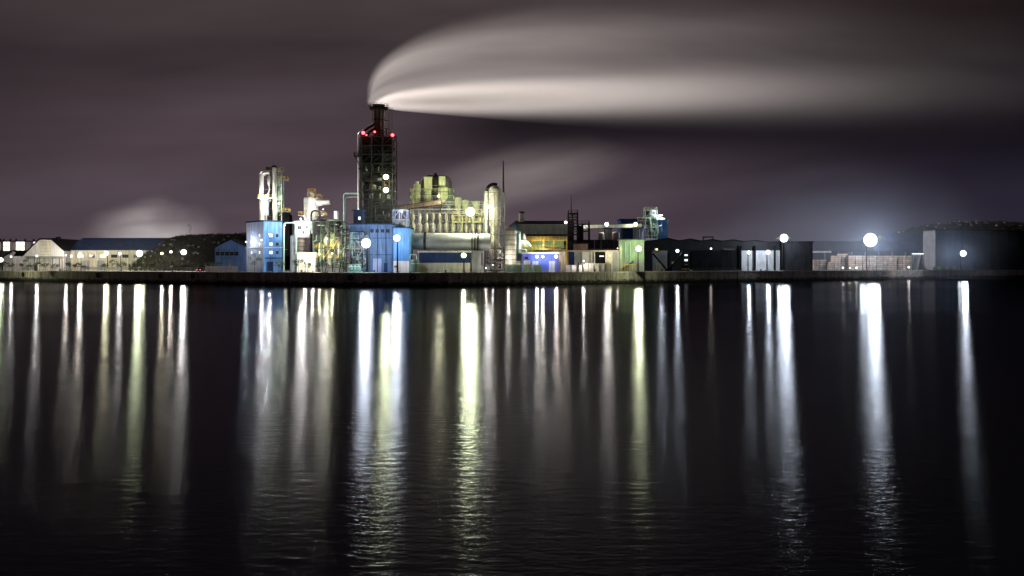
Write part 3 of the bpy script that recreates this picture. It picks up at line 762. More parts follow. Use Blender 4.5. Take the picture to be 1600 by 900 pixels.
for k, (us, lb) in enumerate((((443.5, 461.5), 'mint green goalpost pipe between the blue block and grey silo'), ((462.8, 487), 'mint green goalpost pipe in front of the white screen house'))):
    Y = 337.5; t = thing('goalpost_pipe', lb, 'pipe', (X(us[0], Y), Y, G), 'mint green goalpost pipes')
    upipe(t, 'pipe_run', [(us[0], 424.5), (us[0], 348.5 - k * 1.5), (us[1], 348 - k * 1.5), (us[1], 372 if k == 0 else 365)], 1.3, Y, M_pgreen, 10, 4)
    MB().beam(P(us[0] - .2, 390, Y + .2), P(us[0] + 5, 390, Y + .2), .2).build('clamp', M_frame, t)
Y = 350
t = thing('riser_pipe', 'tall mint green riser pipe bending over to the dark chimney tower', 'pipe', (X(537, Y), Y, G))
upipe(t, 'pipe_run', [(537.4, 424), (537.4, 302.3), (561, 302.3)], 1.25, Y, M_pgreen, 10, 5)
upipe(t, 'pipe_run', [(539.8, 424), (539.8, 308.4), (561, 307.4)], .9, Y + 1, M_steel, 10, 4)
t = rack('pipe_rack', 'low dark pipe rack between the process frame and the blue base hall', 'pipe rack', (531, 541, 553), (358, 368, 384, 402), 334, 7, M_char, rails=(1,), rm=M_steel, decks=False)
pipes(t, 530, 554, 352, 420, 334, 7, 22, [M_char, M_steel, M_black, M_pgreen], 8, (.08, .24))
Y = 319
t = thing('mint_skid', 'mint painted pump skid with rails standing on the quay corner', 'pump skid', (X(553, Y), Y + 2, G))
MB().box(X(543.5, Y), X(564, Y), Y, Y + 3, G, G + .5).build('base_frame', M_pgreen, t)
handrail([P(543.5, 0, Y) * 1, P(564, 0, Y)] if False else [(X(543.5, Y), Y, G + .5), (X(564, Y), Y, G + .5)], 2.2, M_pgreen, t, 1.2, .14)
for u in (547, 553, 559): MB().lathe(X(u, Y), Y + 1.6, [(.3, G + .5), (.75, G + .7), (.75, G + 2.0), (.2, G + 2.5)], 12).build('pump', M_pgreen, t)
MB().tube([(X(544, Y), Y + 1.6, G + 2.7), (X(563, Y), Y + 1.6, G + 2.7)], .16, 8).build('pipe', M_steel, t)

# ================================================================ tall chimney tower
Y = 339; zt0 = Z(213, Y)
t = thing('chimney_tower', 'tall sooty steel tower carrying the smoking chimney above the blue base hall', 'chimney tower', (X(589, Y), Y + 6, G))
x0, x1 = X(564.5, Y), X(613.5, Y); D = 12.0
MB().box(x0 + .8, x1 - .8, Y + .8, Y + D - .8, G, zt0 - .6).build('inner_shaft', M_black, t)
cols = [564.5, 580.5, 597.5, 613.5]
for u in cols:
    for y in (Y, Y + D): MB().beam((X(u, Y), y, G), (X(u, Y), y, zt0), .42).build('column', M_char, t)
lv = [213, 227, 241, 255, 269, 283, 297, 311, 325, 339]
for k, v in enumerate(lv):
    z = Z(v, Y)
    for y in (Y, Y + D): MB().beam((x0 - .2, y - .01, z), (x1 + .2, y - .01, z), .34).build('beam', M_char, t)
    for xx in (x0, x1): MB().beam((xx, Y, z - .02), (xx, Y + D, z - .02), .3).build('cross_beam', M_char, t)
    dk = MB().box(x0 - .1, x1 + .1, Y - .1, Y + .75, z + .18, z + .27).build('deck', M_char, t)
    if k % 2 == 0 or k > 3: handrail([(x0, Y - .05, z + .27), (x1, Y - .05, z + .27)], 1.1, M_char, dk, 1.6, .08)
R_ = random.Random(3)
for k in range(len(lv) - 1):
    za, zb_ = Z(lv[k], Y), Z(lv[k + 1], Y)
    for i in range(3):
        a, b = X(cols[i], Y), X(cols[i + 1], Y)
        if R_.random() < .5: a, b = b, a
        if k < 4 or R_.random() < .55:                      # upper bays are sheeted, lower bays open with bracing
            if k < 5 or R_.random() < .6: MB().box(min(a, b) + .22, max(a, b) - .22, Y + .25, Y + .33, zb_ + .3, za - .2).build('cladding_panel', M_black if R_.random() < .7 else M_char, t)
        MB().beam((a, Y + .05, zb_ + .1), (b, Y + .05, za - .1), .17).build('brace', M_char, t)
    for y0 in (Y,): MB().beam((x1 + .01, Y, zb_), (x1 + .01, Y + D, za), .18).build('brace', M_char, t)
for k in range(26):                                          # small plant on the decks
    i = R_.randrange(4, 10); z = Z(lv[i], Y) + .28; u = R_.uniform(568, 608); w = R_.uniform(.5, 1.6)
    m_ = R_.choice([M_olive, M_char, M_steel, M_rust])
    if R_.random() < .5: MB().box(X(u, Y) - w / 2, X(u, Y) + w / 2, Y + .15, Y + .7, z, z + R_.uniform(.8, 2.2)).build('cabinet', m_, t)
    else: MB().lathe(X(u, Y), Y + .42, [(.2, z), (.3, z + .2), (.3, z + 1.6), (.1, z + 1.9)], 10).build('drum', m_, t)
pipes(t, 568, 611, 258, 345, Y - .3, .8, 18, [M_char, M_rust, M_black], 21, (.07, .2))
# side duct up the tower and the twin sloping ducts into the chimney
upipe(t, 'side_duct', [(561, 372), (561, 209), (568, 204.5), (585, 194.5)], 2.5, Y + 3, M_lag, 14, 6)
upipe(t, 'sloping_duct', [(564, 209), (570, 203), (588, 192.5)], 2.2, Y + 1.2, M_black, 12, 5)
upipe(t, 'sloping_duct', [(573, 214), (577, 206), (588, 199.5)], 2.0, Y + 1.0, M_black, 12, 4)
for v in (230, 262, 300): MB().cyl(X(561, Y), Y + 3, Z(v, Y) - .15, Z(v, Y) + .15, S(3.1, Y), n=14).build('flange', M_frame, t)
platform(t, 552.5, 564, 243, Y - .3, 4, M_black, M_black)
MB().beam(P(554, 243.5, Y), P(564, 263, Y), .22).build('bracket', M_black, t)
MB().beam(P(554, 243.5, Y + 3.5), P(564, 263, Y + 3.5), .22).build('bracket', M_black, t)
MB().beam(P(560, 264, Y), P(566, 264, Y), .3).build('bracket', M_black, t)
cx, cy = X(591.5, YS), YS; rr = S(9.0, YS)
MB().tube([(cx, cy, zt0 - 1), (cx, cy, Z(165, YS))], [rr * 1.03, rr], 28).build('chimney', M_stack, t)
for v in (187.5, 205): MB().cyl(cx, cy, Z(v, YS) - .16, Z(v, YS) + .16, rr * 1.06, n=28).build('chimney_band', M_char, t)
for a in (3.75, 4.4, 5.0, 5.65): 
    xx, yy = cx + math.cos(a) * rr * 1.12, cy + math.sin(a) * rr * 1.12
    MB().beam((xx, yy, zt0), (xx, yy, Z(166, YS)), .3).build('chimney_stay', M_black if a > 4 else M_beige, t)
pf = MB().lathe(cx, cy, [(rr * 1.05, Z(171.5, YS)), (S(14, YS), Z(171.2, YS)), (S(15.2, YS), Z(168.6, YS)), (S(15.2, YS), Z(168.0, YS)), (rr * 1.05, Z(168.0, YS))], 24).build('chimney_platform', M_black, t)
ring = [(cx + math.cos(2 * PI * k / 16) * S(15, YS), cy + math.sin(2 * PI * k / 16) * S(15, YS), Z(168, YS)) for k in range(17)]
handrail(ring, 1.2, M_black, pf, 1.5, .09)
MB().lathe(cx, cy, [(rr, Z(165.5, YS)), (rr * 1.1, Z(165.3, YS)), (rr * 1.1, Z(163.8, YS)), (rr * .9, Z(163.8, YS)), (rr * .88, Z(166, YS))], 28).build('chimney_rim', M_black, t)
q = MB()
for u in (606, 611): q.beam((X(u, Y), Y + 3, zt0), (X(u, Y), Y + 3, Z(166.5, Y)), .2)
for k in range(16): v = 168 + k * 3; q.beam(P(606, v, Y + 3), P(611, v, Y + 3), .1)
q.build('access_ladder', M_rust, t)
for v in (188, 201): MB().beam(P(600, v, Y + 3), P(607, v, Y + 3), .2).build('ladder_tie', M_black, t)
for u in (585, 598, 603): MB().beam((X(u, Y), Y + 1, zt0), (X(u, Y), Y + 1, zt0 + R_.uniform(1, 3)), .3).build('stub_post', M_black, t)
handrail([(x0, Y + D, zt0 + .2), (x0, Y, zt0 + .2), (x1, Y, zt0 + .2), (x1, Y + D, zt0 + .2)], 1.2, M_black, t)
# base hall and neighbours
t = hall('base_hall', 'broad blue sheet clad hall at the foot of the sooty chimney tower', 'hall', 546, 613.5, 351, 327, 11.5, M_hall, M_nblue, 9)
for v in (372, 398): MB().box(X(546, 327), X(613.5, 327), 326.86, 326.95, Z(v, 327) - .1, Z(v, 327) + .1).build('cladding_rail', M_nblue, t)
MB().box(X(583, 327), X(596, 327), 326.82, 326.94, G, Z(404, 327)).build('roller_door', M_pblue, t)
for k in range(4): win(t, 579 + k * 8.2, 583.5 + k * 8.2, 358.5, 363, 327, M_glass, M_nblue, 1)
for k in range(3): MB().tube([(X(577 + k * 13, 327), 326.75, G), (X(577 + k * 13, 327), 326.75, Z(352, 327))], .1, 8).build('downpipe', M_nblue, t)
MB().box(X(600, 327), X(605, 327), 326.82, 326.94, G, Z(411, 327)).build('door', M_nblue, t)
t = rack('stair_rack', 'dark pipe and stair rack in front of the blue base hall', 'pipe rack', (546, 555, 564, 574), (374, 391, 407), 323, 3, M_frame, rails=(0, 1), rm=M_steel, w=.24, decks=False)
pipes(t, 547, 573, 362, 420, 323, 3, 24, [M_char, M_steel, M_pgreen, M_black], 18, (.08, .22))
for a_, b_ in (((556, 407), (566, 391)), ((566, 391), (557, 375))): MB().beam(P(*a_, 322.6), P(*b_, 322.6), .7, .12).build('stair', M_steel, t)
t = hall('lift_house', 'dark blue box house with one lit window on the base hall roof', 'lift house', 552, 566, 329, 332, 6, M_nblue, M_nblue, 3, zb=Z(350.3, 332))
win(t, 560, 563.5, 338.5, 343.5, 332, M_litw, M_frame, 0)
t = hall('store_tower', 'narrow blue over white building beside the kiln', 'building', 614.5, 639.5, 356.5, 321, 12, M_blue, M_nblue, 5, lowm=M_white, vlow=407.5)
MB().box(X(616, 321), X(621, 321), 320.8, 320.95, Z(418, 321), Z(415, 321)).build('louvre', M_frame, t)
MB().cyl(X(626, 325), 325, Z(356, 325), Z(346, 325), S(6, 325), S(5, 325), 14).build('roof_drum', M_grey, t)
MB().box(X(617, 323), X(634, 323), 322.5, 324, Z(356, 323), Z(352, 323)).build('roof_duct', M_steel, t)
t = rack('transfer_trestle', 'pale blue braced frame under the sloping conveyor by the chimney tower', 'frame', (614, 624, 636), (328, 343), 336, 6, M_pblue, decks=False, zb=Z(357, 336), w=.3)
MB().box(X(616, 336), X(634, 336), 338, 340, Z(355, 336), Z(345, 336)).build('chute', M_grey, t)

# ================================================================ conveyor, cyclone cluster, hopper row, kiln
Y = 346
t = thing('inclined_conveyor', 'dark rusty enclosed conveyor sloping up from chimney tower to the cyclones', 'conveyor', (X(650, Y), Y, Z(330, Y)))
a, b = P(612, 327, Y), P(690, 316, Y); hh = S(7.5, Y)
for k in range(7):
    p, e = a.lerp(b, k / 7), a.lerp(b, (k + .985) / 7)
    MB().extr([p + Vector((0, 0, -hh / 2)), e + Vector((0, 0, -hh / 2)), e + Vector((0, 0, hh / 2)), p + Vector((0, 0, hh / 2))], (0, 2.6, 0)).build('casing', M_rust, t)
MB().beam(a + Vector((0, -.15, hh / 2)), b + Vector((0, -.15, hh / 2)), .25).build('rail', M_char, t); MB().beam(a + Vector((0, -.15, -hh / 2)), b + Vector((0, -.15, -hh / 2)), .3).build('rail', M_black, t)
for f in (.35, .97): p = a.lerp(b, f); MB().beam((p.x, p.y + 1.3, G), (p.x, p.y + 1.3, p.z - hh / 2), .4).build('leg', M_char, t)
t = rack('hopper_rack', 'wide pale steel frame holding the hopper row behind the kiln', 'frame', (639.5, 654, 672, 688, 700, 716, 734, 755), (320, 330, 346, 364), 349, 9, M_steel, M_char, w=.24, brace=False, rails=(0,), rm=M_steel)
for v, y in ((327, .0), (333, -.3)): upipe(t, 'header_pipe', [(641, v + 8), (641, v), (753, v), (753, v + 6)], 1.0, 348.6 + y, M_lag, 10, 3)
pipes(t, 641, 754, 320, 362, 349, 6, 34, [M_steel, M_beige, M_char, M_black, M_lag], 31, (.07, .18))
R2 = random.Random(9)
first = None
HB = ['beside the blue over white building', 'second from the blue over white building', 'third from the blue over white building', 'under the end of the dark conveyor', 'under the olive cyclones', 'below the small lamp of the olive cyclones', 'just past the conveyor head', 'below the glare of the yellow floodlight', 'under the yellow railing', 'under the yellow railing near its end', 'closest to the lattice tower']
for k in range(11):
    u = 645.5 + k * 10.4; nm = 'hopper_vessel'
    for row, (v0, v1, rp, lab) in enumerate(((348, 365, 3.9, 'lower beige hopper vessel '), (334, 347, 2.9, 'upper beige hopper vessel '))):
        Y = 346.5; x = X(u, Y); r = S(rp, Y)
        t = thing(nm, lab + HB[k], 'hopper', (x, Y, Z(v1, Y)), 'rows of beige hopper vessels behind the kiln')
        z1, z0 = Z(v0, Y), Z(v1, Y); h = z1 - z0
        MB().lathe(x, Y, [(r * .3, z0), (r * .5, z0 + h * .12), (r, z0 + h * .42), (r, z0 + h * .78), (r * .45, z1)], 14).build('shell', M_beige if R2.random() < .8 else M_lag, t)
        MB().cyl(x, Y, z0 + h * .72, z0 + h * .78, r * 1.12, n=14).build('flange', M_steel, t)
        MB().cyl(x, Y, z1 - .1, z1 + .5, r * .3, n=10).build('inlet', M_steel, t)
Y = 353
for u, v0, v1, rp, m_, lb in ((651.8, 287, 320, 5.4, M_olive, 'olive cyclone with a small cap at the conveyor end of the cluster'), (645.5, 298, 320, 2.6, M_olive, 'slim olive cyclone at the edge of the cluster'),
                        (668.5, 296, 320, 4.8, M_olive, 'olive cyclone under the square box of the cluster'), (680.5, 274, 320, 5.6, M_black, 'tall black cyclone in the middle of the olive cluster'),
                        (692, 291, 316, 8.2, M_olive, 'fat olive cyclone behind the small lamp'), (703.5, 296, 322, 4.4, M_dgreen, 'dark green cyclone under the arched duct')):
    t = vessel('cyclone', lb, 'cyclone', u, v0, v1, rp, Y, m_, 'cluster of olive cyclones', cone=.3, bands=1, bandm=M_frame)
    MB().cyl(X(u, Y), Y, Z(v0, Y) - .1, Z(v0 - 3.5, Y), S(rp * .45, Y), n=12).build('cap', m_, t)
    for s in (-1, 1): MB().beam((X(u, Y) + s * S(rp, Y) * .9, Y, Z(322, Y)), (X(u, Y) + s * S(rp, Y) * .9, Y, Z(v1 - 6, Y)), .2).build('leg', M_frame, t)
t = thing('arched_duct', 'dark arched duct over the olive cyclone cluster', 'duct', (X(680, Y), Y + 2, Z(316, Y)))
MB().tube([P(660, 318, Y + 1)] + [P(660, 290, Y + 1)] + arc(P(671, 287, Y + 1), S(11, Y), PI, PI / 2, (1, 0, 0), (0, 0, 1)) + [P(684, 276, Y + 1)], S(2.6, Y), 12).build('duct_run', M_char, t)
MB().tube([P(684, 276.5, Y)] + arc(P(692, 288, Y), S(11.3, Y), PI / 2, 0, (1, 0, 0), (0, 0, 1)) + [P(703.4, 300, Y)], S(2.6, Y), 12).build('duct_run', M_char, t)
MB().box(X(663, Y), X(675.5, Y), Y - 1.4, Y + 1.4, Z(296, Y), Z(279, Y)).build('collector_box', M_olive, t)
MB().box(X(662.5, Y), X(676, Y), Y - 1.6, Y + 1.6, Z(279, Y), Z(276.5, Y)).build('box_lid', M_olive, t)
MB().box(X(686, Y), X(696, Y), Y - 1.2, Y + 1.2, Z(290, Y), Z(276, Y)).build('collector_box', M_olive, t)
t = rack('cyclone_scaffold', 'light steel frame with railings around the olive cyclones', 'frame', (640.5, 657, 674, 688, 708), (300, 311, 322), 349.5, 7, M_dgreen, w=.18, zb=Z(321.5, 349.5), rails=(0, 1), rm=M_olive, decks=False)
t = rack('yellow_gantry', 'bright yellow railed gantry under the great yellow floodlight', 'gantry', (707, 722, 740, 757), (336, 347), 343, 5, M_olive, M_olive, rails=(0, 1), w=.26, brace=False)
t.name = 'railed_gantry'
for u, v0, v1, r in ((716, 308, 333, 5.5), (727, 312, 333, 5), (744, 314, 334, 5.5)):
    vessel('feed_bin', {716: 'olive feed bin behind the yellow floodlight beside the green cyclone', 727: 'olive feed bin directly behind the yellow floodlight', 744: 'olive feed bin between yellow floodlight and lattice tower'}[u], 'bin', u, v0, v1, r, 351, M_olive, 'olive feed bins on the gantry', cone=.35, legs=0)
# rotary kiln
Y = 331
t = thing('rotary_kiln', 'long pale horizontal rotary kiln with dark riding rings', 'kiln', (X(700, Y), Y, Z(392, Y)))
a, b = P(645, 377.0, Y), P(766, 378.4, Y); r = S(13.2, Y); d = (b - a).normalized()
MB().tube([a, b], r, 40).build('shell', M_kiln, t)
MB().tube([P(639.5, 377, Y), P(645, 377, Y), P(645.3, 377, Y)], [r * .78, r * .9, r * .9], 32).build('end_hood', M_grey, t)
for u, w, k in ((664.5, 3.6, 1.13), (738, 1.6, 1.10), (742.5, 1.6, 1.12), (747, 2.6, 1.10)):
    c = a.lerp(b, (u - 645) / 121); MB().tube([c - d * S(w, Y) / 2, c + d * S(w, Y) / 2], r * k, 40).build('riding_ring', M_black if k > 1.1 else M_char, t)
for u in (655, 690, 716, 757): 
    c = a.lerp(b, (u - 645) / 121); MB().tube([c - d * .06, c + d * .06], r * 1.012, 40).build('shell_seam', M_grey, t)
for u in (665, 742.5): MB().box(X(u - 6, Y), X(u + 6, Y), Y - 1.8, Y + 1.8, G, Z(391, Y)).build('pier', M_grey, t)
t = hall('drive_house', 'low blue over white drive house under the kiln', 'drive house', 655, 735, 394.5, 325, 4, M_nblue, M_white, 8, lowm=M_cream, vlow=410.5, eave=.5)
for k in range(20): MB().box(X(656 + k * 4, 325), X(658 + k * 4, 325), 324.4, 325, Z(393, 325), Z(391.6, 325)).build('roof_vent', M_steel, t)
t = thing('teal_tank', 'squat teal tank beside the blue over white building', 'tank', (X(648, 322), 322, G))
MB().lathe(X(648, 322), 322, [(S(7.6, 322), G), (S(7.6, 322), Z(408, 322)), (S(6, 322), Z(405.5, 322)), (.1, Z(404.5, 322))], 20).build('shell', M_dgreen, t)
MB().cyl(X(648, 322), 322, Z(412, 322) - .1, Z(412, 322) + .1, S(7.9, 322), n=20).build('band', M_steel, t)
upipe(t, 'pipe', [(641, 424), (641, 398), (651, 398), (651, 406)], .8, 321, M_pgreen, 8, 3)
t = hall('brick_pier_house', 'plain grey pier house between the drive house and lattice tower', 'hut', 737, 751, 394, 326, 3.0, M_grey, M_grey, 2)
t.name = 'pier_house'
# ================================================================ lattice tower and banded tank
Y = 334
t = rack('lattice_tower', 'tall dark lattice tower wrapped around a pale domed duct', 'lattice tower', (757, 773, 788.5), (300.5, 322, 344, 366, 388, 406), Y, 7.5, M_frame, w=.32, rails=(0, 1), rm=M_frame, decks=False)
for k in range(5):
    z0, z1 = Z((322, 344, 366, 388, 406)[k], Y), Z((300.5, 322, 344, 366, 388)[k], Y)
    for i in range(2):
        ua, ub = ((757, 773), (773, 788.5))[i]; MB().beam((X(ub if (i + k) % 2 == 0 else ua, Y), Y - .1, z0), (X(ua if (i + k) % 2 == 0 else ub, Y), Y - .1, z1), .15).build('brace', M_frame, t)
MB().cyl(X(786.5, Y), Y, Z(301, Y), Z(251, Y), .36, .2, 8).build('mast', M_black, t)
pipes(t, 757, 788, 386, 423, Y, 6, 26, [M_char, M_beige, M_black, M_steel], 77, (.1, .3))
Y = 338
t = thing('domed_duct', 'pale pinkish domed duct standing inside the dark lattice tower', 'duct', (X(773, Y), Y, G))
r = S(9.2, Y)
MB().lathe(X(773.5, Y), Y, [(r * .5, G), (r * .55, Z(402, Y)), (r * .95, Z(394, Y)), (r * .95, Z(386, Y)), (r * .7, Z(378, Y)), (r * .78, Z(356, Y)), (r, Z(350, Y)), (r, Z(299, Y))] + [(r * math.cos(k * PI / 12), Z(299, Y) + r * math.sin(k * PI / 12)) for k in range(1, 7)], 24).build('shell', M_beige, t)
MB().tube(arc(P(771.5, 299, Y + 1), S(11.2, Y), PI, .35 * PI, (1, 0, 0), (0, 0, 1)), S(2.5, Y), 12).build('bend_duct', M_black, t)
MB().tube([P(760.3, 299, Y + 1), P(760.3, 372, Y + 1)], S(2.4, Y), 12).build('drop_duct', M_steel, t)
for v in (308, 330, 352): MB().cyl(X(773.5, Y), Y, Z(v, Y) - .12, Z(v, Y) + .12, r * 1.03, n=24).build('band', M_pink, t)
t = vessel('banded_tank', 'pale upright tank with dark hoops beside the lattice tower', 'tank', 797.5, 356, 425, 9.2, 343, M_cream, cone=0, bands=9, bandm=M_frame)
handrail([P(789.5, 358.2, 341), P(797.5, 356, 341), P(805.5, 358.2, 341)], 1.1, M_yel, t, 1.2, .1)
# ================================================================ green works and middle sheds
t = hall('long_dark_shed', 'long slate grey shed with a black roof behind the green works', 'shed', 806, 888, 351, 400, 26, M_grey, M_roof, 9, 'ridge', 346.5)
MB().box(X(822, 400), X(888, 400), 399.8, 399.95, Z(371, 400), Z(366, 400)).build('window_band', M_nblue, t)
t = hall('blue_gabled_house', 'small blue gable end poking up beside the banded tank', 'house', 796, 810, 354, 395, 8, M_blue, M_nblue, 2, 'gable', 348.5, over=.3)
Y = 412
t = thing('brick_chimney', 'short pale chimney behind the long slate grey shed', 'chimney', (X(815, Y), Y, G))
MB().tube([(X(815, Y), Y, G), (X(815, Y), Y, Z(333.5, Y))], S(4.2, Y), 16).build('shaft', M_beige, t)
MB().cyl(X(815, Y), Y, Z(333.5, Y), Z(330.5, Y), S(4.6, Y), n=16).build('rim', M_char, t); t.name = 'short_chimney'
t = hall('green_works', 'sage green sheet clad works with yellow columns', 'works', 824, 848.5, 375.5, 356, 10, M_sgreen, M_sgreen, 4, zb=Z(395, 356))
t2 = hall('green_annex', 'shallower sage green annex under the yellow walkway', 'annex', 852, 881, 376, 357, 9, M_sgreen, M_sgreen, 4, zb=Z(387, 357))
Y = 352
t = rack('walkway', 'long yellow railed walkway in front of the green works', 'walkway', (815, 832, 849.5, 866, 886), (375, 389.5), Y, 3.2, M_yel, M_olive, rails=(0, 1), w=.24, brace=False)
Y = 350
t = thing('green_duct', 'mint green ducts bending down between banded tank and green works', 'duct', (X(810, Y), Y, G))
upipe(t, 'duct_run', [(806, 362), (811.5, 362), (811.5, 396)], 2.2, Y, M_pgreen, 12, 8)
upipe(t, 'duct_run', [(811.5, 377), (824, 377), (829, 385)], 1.8, Y - .5, M_pgreen, 12, 5)
upipe(t, 'duct_run', [(808, 390), (822, 390), (822, 396)], 1.2, Y - .5, M_sgreen, 10, 4)
MB().extr([P(818, 374, Y), P(822.5, 374, Y), P(819.5, 365, Y), P(818.3, 365, Y)], (0, 1.5, 0)).build('hood', M_white, t)
MB().box(X(812, Y), X(826, Y), Y + 1, Y + 3, Z(386, Y), Z(378.5, Y)).build('fan_casing', M_olive, t)
t = hall('violet_shed', 'violet blue shed lit by three wall lamps on the quay', 'shed', 816.5, 873, 396.5, 345, 9, M_vblue, M_cream, 8, 'flat', over=.5, eave=.6)
for u in (832, 858): MB().box(X(u, 345), X(u + 9, 345), 344.82, 344.93, G, Z(408, 345)).build('roller_door', M_pblue, t)
for u in (820, 845): win(t, u, u + 5, 401.5, 405, 345, M_glass, M_frame, 1)
t = hall('brick_lean_to', 'brown lean-to at the lamp end of the violet shed', 'lean-to', 873.6, 884, 394, 346, 8, M_beige, M_beige, 2)
t.name = 'lean_to'; t['label'] = 'beige lean-to glowing at the lamp end of the violet shed'
for k, (u0, u1, m_, lb) in enumerate(((790, 802, M_dgreen, 'dark green slatted bin beside the lattice tower foot'), (803, 815.5, M_dgreen, 'dark green slatted bin nearer the violet shed'), (817, 832, M_sgreen, 'sage green slatted bin in front of the violet shed'), (833, 846, M_sgreen, 'sage green slatted bin before the lamps of the violet shed'))):
    Y = 339; t = thing('slatted_bin', lb, 'bin', (X((u0 + u1) / 2, Y), Y, G), 'slatted bins along the quay')
    n_ = 7
    for j in range(n_):
        a, b = X(u0 + (u1 - u0) * j / n_, Y), X(u0 + (u1 - u0) * (j + .82) / n_, Y); MB().box(a, b, Y, Y + .08, G, Z(413.5, Y)).build('slat', m_, t)
    MB().box(X(u0, Y), X(u1 - .3, Y), Y + .1, Y + 2.5, G, Z(414.5, Y)).build('bin_body', M_dgreen, t)
t = thing('site_box', 'small white lit site box on top of a sage green bin', 'box', (X(825, 341), 341, Z(413.2, 341)))
MB().box(X(818.5, 341), X(829, 341), 341, 343, Z(413.2, 341), Z(407.2, 341)).build('box_body', M_white, t); MB().box(X(820, 341), X(827.5, 341), 340.9, 340.97, Z(412.2, 341), Z(408.6, 341)).build('box_panel', M_cream, t)
t = thing('pipe_stack', 'heap of yellowish pipes stacked behind the dark green bins', 'pipe stack', (X(801, 343), 343, G))
for k in range(5):
    for j in range(5 - k): MB().tube([(X(793, 343), 342 + j * .9 + k * .45, G + .45 + k * .8), (X(813, 343), 342 + j * .9 + k * .45, G + .45 + k * .8)], .42, 10).build('pipe', M_olive, t)
# antenna tower and conveyor bridge
Y = 374
t = rack('antenna_tower', 'dark stepped lattice tower with a tall antenna mast', 'tower', (888.5, 895, 903), (333, 343, 354, 366), Y, 5, M_black, M_black, w=.35, rails=(0, 1), rm=M_black)
MB().box(X(889.5, Y), X(897, Y), Y + 1, Y + 4, G, Z(344, Y)).build('stair_core', M_black, t)
for k in range(8): z = Z(336 + k * 4.5, Y); MB().box(X(889, Y), X(901, Y), Y + .4, Y + .6, z, z + .35).build('louvre', M_char, t)
MB().cyl(X(893, Y), Y + 2, Z(333, Y), Z(304.5, Y), .2, .08, 8).build('mast', M_black, t)
t = rack('low_tower', 'lower dark lattice block stepping down from the antenna tower', 'tower', (903.5, 911, 921), (350, 361), Y, 5, M_black, M_black, w=.35, rails=(0,), rm=M_black)
MB().box(X(904, Y), X(911, Y), Y + 1, Y + 4, G, Z(352, Y)).build('stair_core', M_black, t)
Y = 386
t = thing('conveyor_bridge', 'long olive enclosed conveyor bridge between antenna tower and blue silos', 'conveyor', (X(950, Y), Y, Z(358, Y)))
a, b = P(905, 354.5, Y), P(1003, 352.5, 440); hh = S(6.2, Y)
for k in range(10):
    p, e = a.lerp(b, k / 10), a.lerp(b, (k + .985) / 10)
    MB().extr([p + Vector((0, 0, -hh / 2)), e + Vector((0, 0, -hh / 2)), e + Vector((0, 0, hh / 2)), p + Vector((0, 0, hh / 2))], (0, 2.4, 0)).build('casing', M_olive, t)
for s in (-1, 1): MB().beam(a + Vector((0, -.12, s * hh / 2)), b + Vector((0, -.12, s * hh / 2)), .25).build('rail', M_char, t)
for u in (921, 950, 975): p = a.lerp(b, (u - 905) / 98 * .93); MB().beam((p.x, p.y + 1.2, G), (p.x, p.y + 1.2, p.z - hh / 2), .45).build('leg', M_char, t)
t = hall('transfer_house', 'dark transfer house box carrying the conveyor bridge below its lamp', 'transfer house', 945, 956, 357, 398, 4, M_char, M_black, 2)
t = vessel('tan_hopper', 'tan cone bottomed hopper between transfer house and navy silo block', 'hopper', 962.5, 362, 380, 5.5, 388, M_pink, cone=.4, legs=4)
t = vessel('pale_bin', 'small pale bin beyond the conveyor bridge near the antenna tower', 'bin', 939, 363, 378, 4.5, 392, M_beige, cone=.3, legs=4)
# blue silos and head tower
t = hall('silo_block', 'navy blue silo block behind the green tower', 'silo', 969.5, 1010, 343, 452, 12, M_nblue, M_nblue, 6)
for k, m_ in ((0, M_blue),): 
    for u in (993, 1003): MB().tube([P(u, 379, 450), P(u, 357, 450)], S(4, 450), 12).build('silo_tube', M_pblue, t)
t = hall('bright_silo', 'bright blue windowless silo box behind the head tower', 'silo', 1025.5, 1043.5, 345, 450, 8, M_blue, M_blue, 3)
Y = 444
t = rack('head_tower', 'mint green and white conveyor head tower between the blue silos', 'tower', (1008.5, 1018, 1027), (328, 341, 355, 368), Y, 6, M_pgreen, M_steel, w=.3, rails=(0, 1, 2), rm=M_olive)
for v0, v1, u0, u1, m_ in ((328, 338, 1017, 1026, M_white), (342, 364, 1020, 1027, M_pgreen), (330, 340, 1009, 1015, M_char), (345, 352, 1009, 1016, M_rust), (356, 374, 1016, 1030, M_dgreen)):
    MB().box(X(u0, Y), X(u1, Y), Y + .4, Y + 4, Z(v1, Y), Z(v0, Y)).build('enclosure', m_, t)
for k in range(6): MB().box(X(1021, Y), X(1023.5, Y), Y + .3, Y + .42, Z(334 + k * 5, Y), Z(331.5 + k * 5, Y)).build('vent_slot', M_black, t)
MB().box(X(1023, Y), X(1039, Y), Y - 1, Y + 3, Z(342.8, Y), Z(340.4, Y)).build('canopy', M_pgreen, t)
MB().box(X(1019, Y), X(1036, Y), Y - .5, Y + 3, Z(337.5, Y), Z(336, Y)).build('walkway', M_beige, t)
MB().beam(P(1001, 350, Y + 1), P(1012, 334, Y + 1), 1.2, 1.0).build('inclined_casing', M_rust, t)
upipe(t, 'spout', [(1009, 352), (1003, 362), (1003, 376)], 1.6, Y, M_pblue, 10, 4)
pipes(t, 996, 1034, 340, 374, Y - 1, 3, 16, [M_rust, M_steel, M_pgreen, M_pblue], 61, (.1, .3))
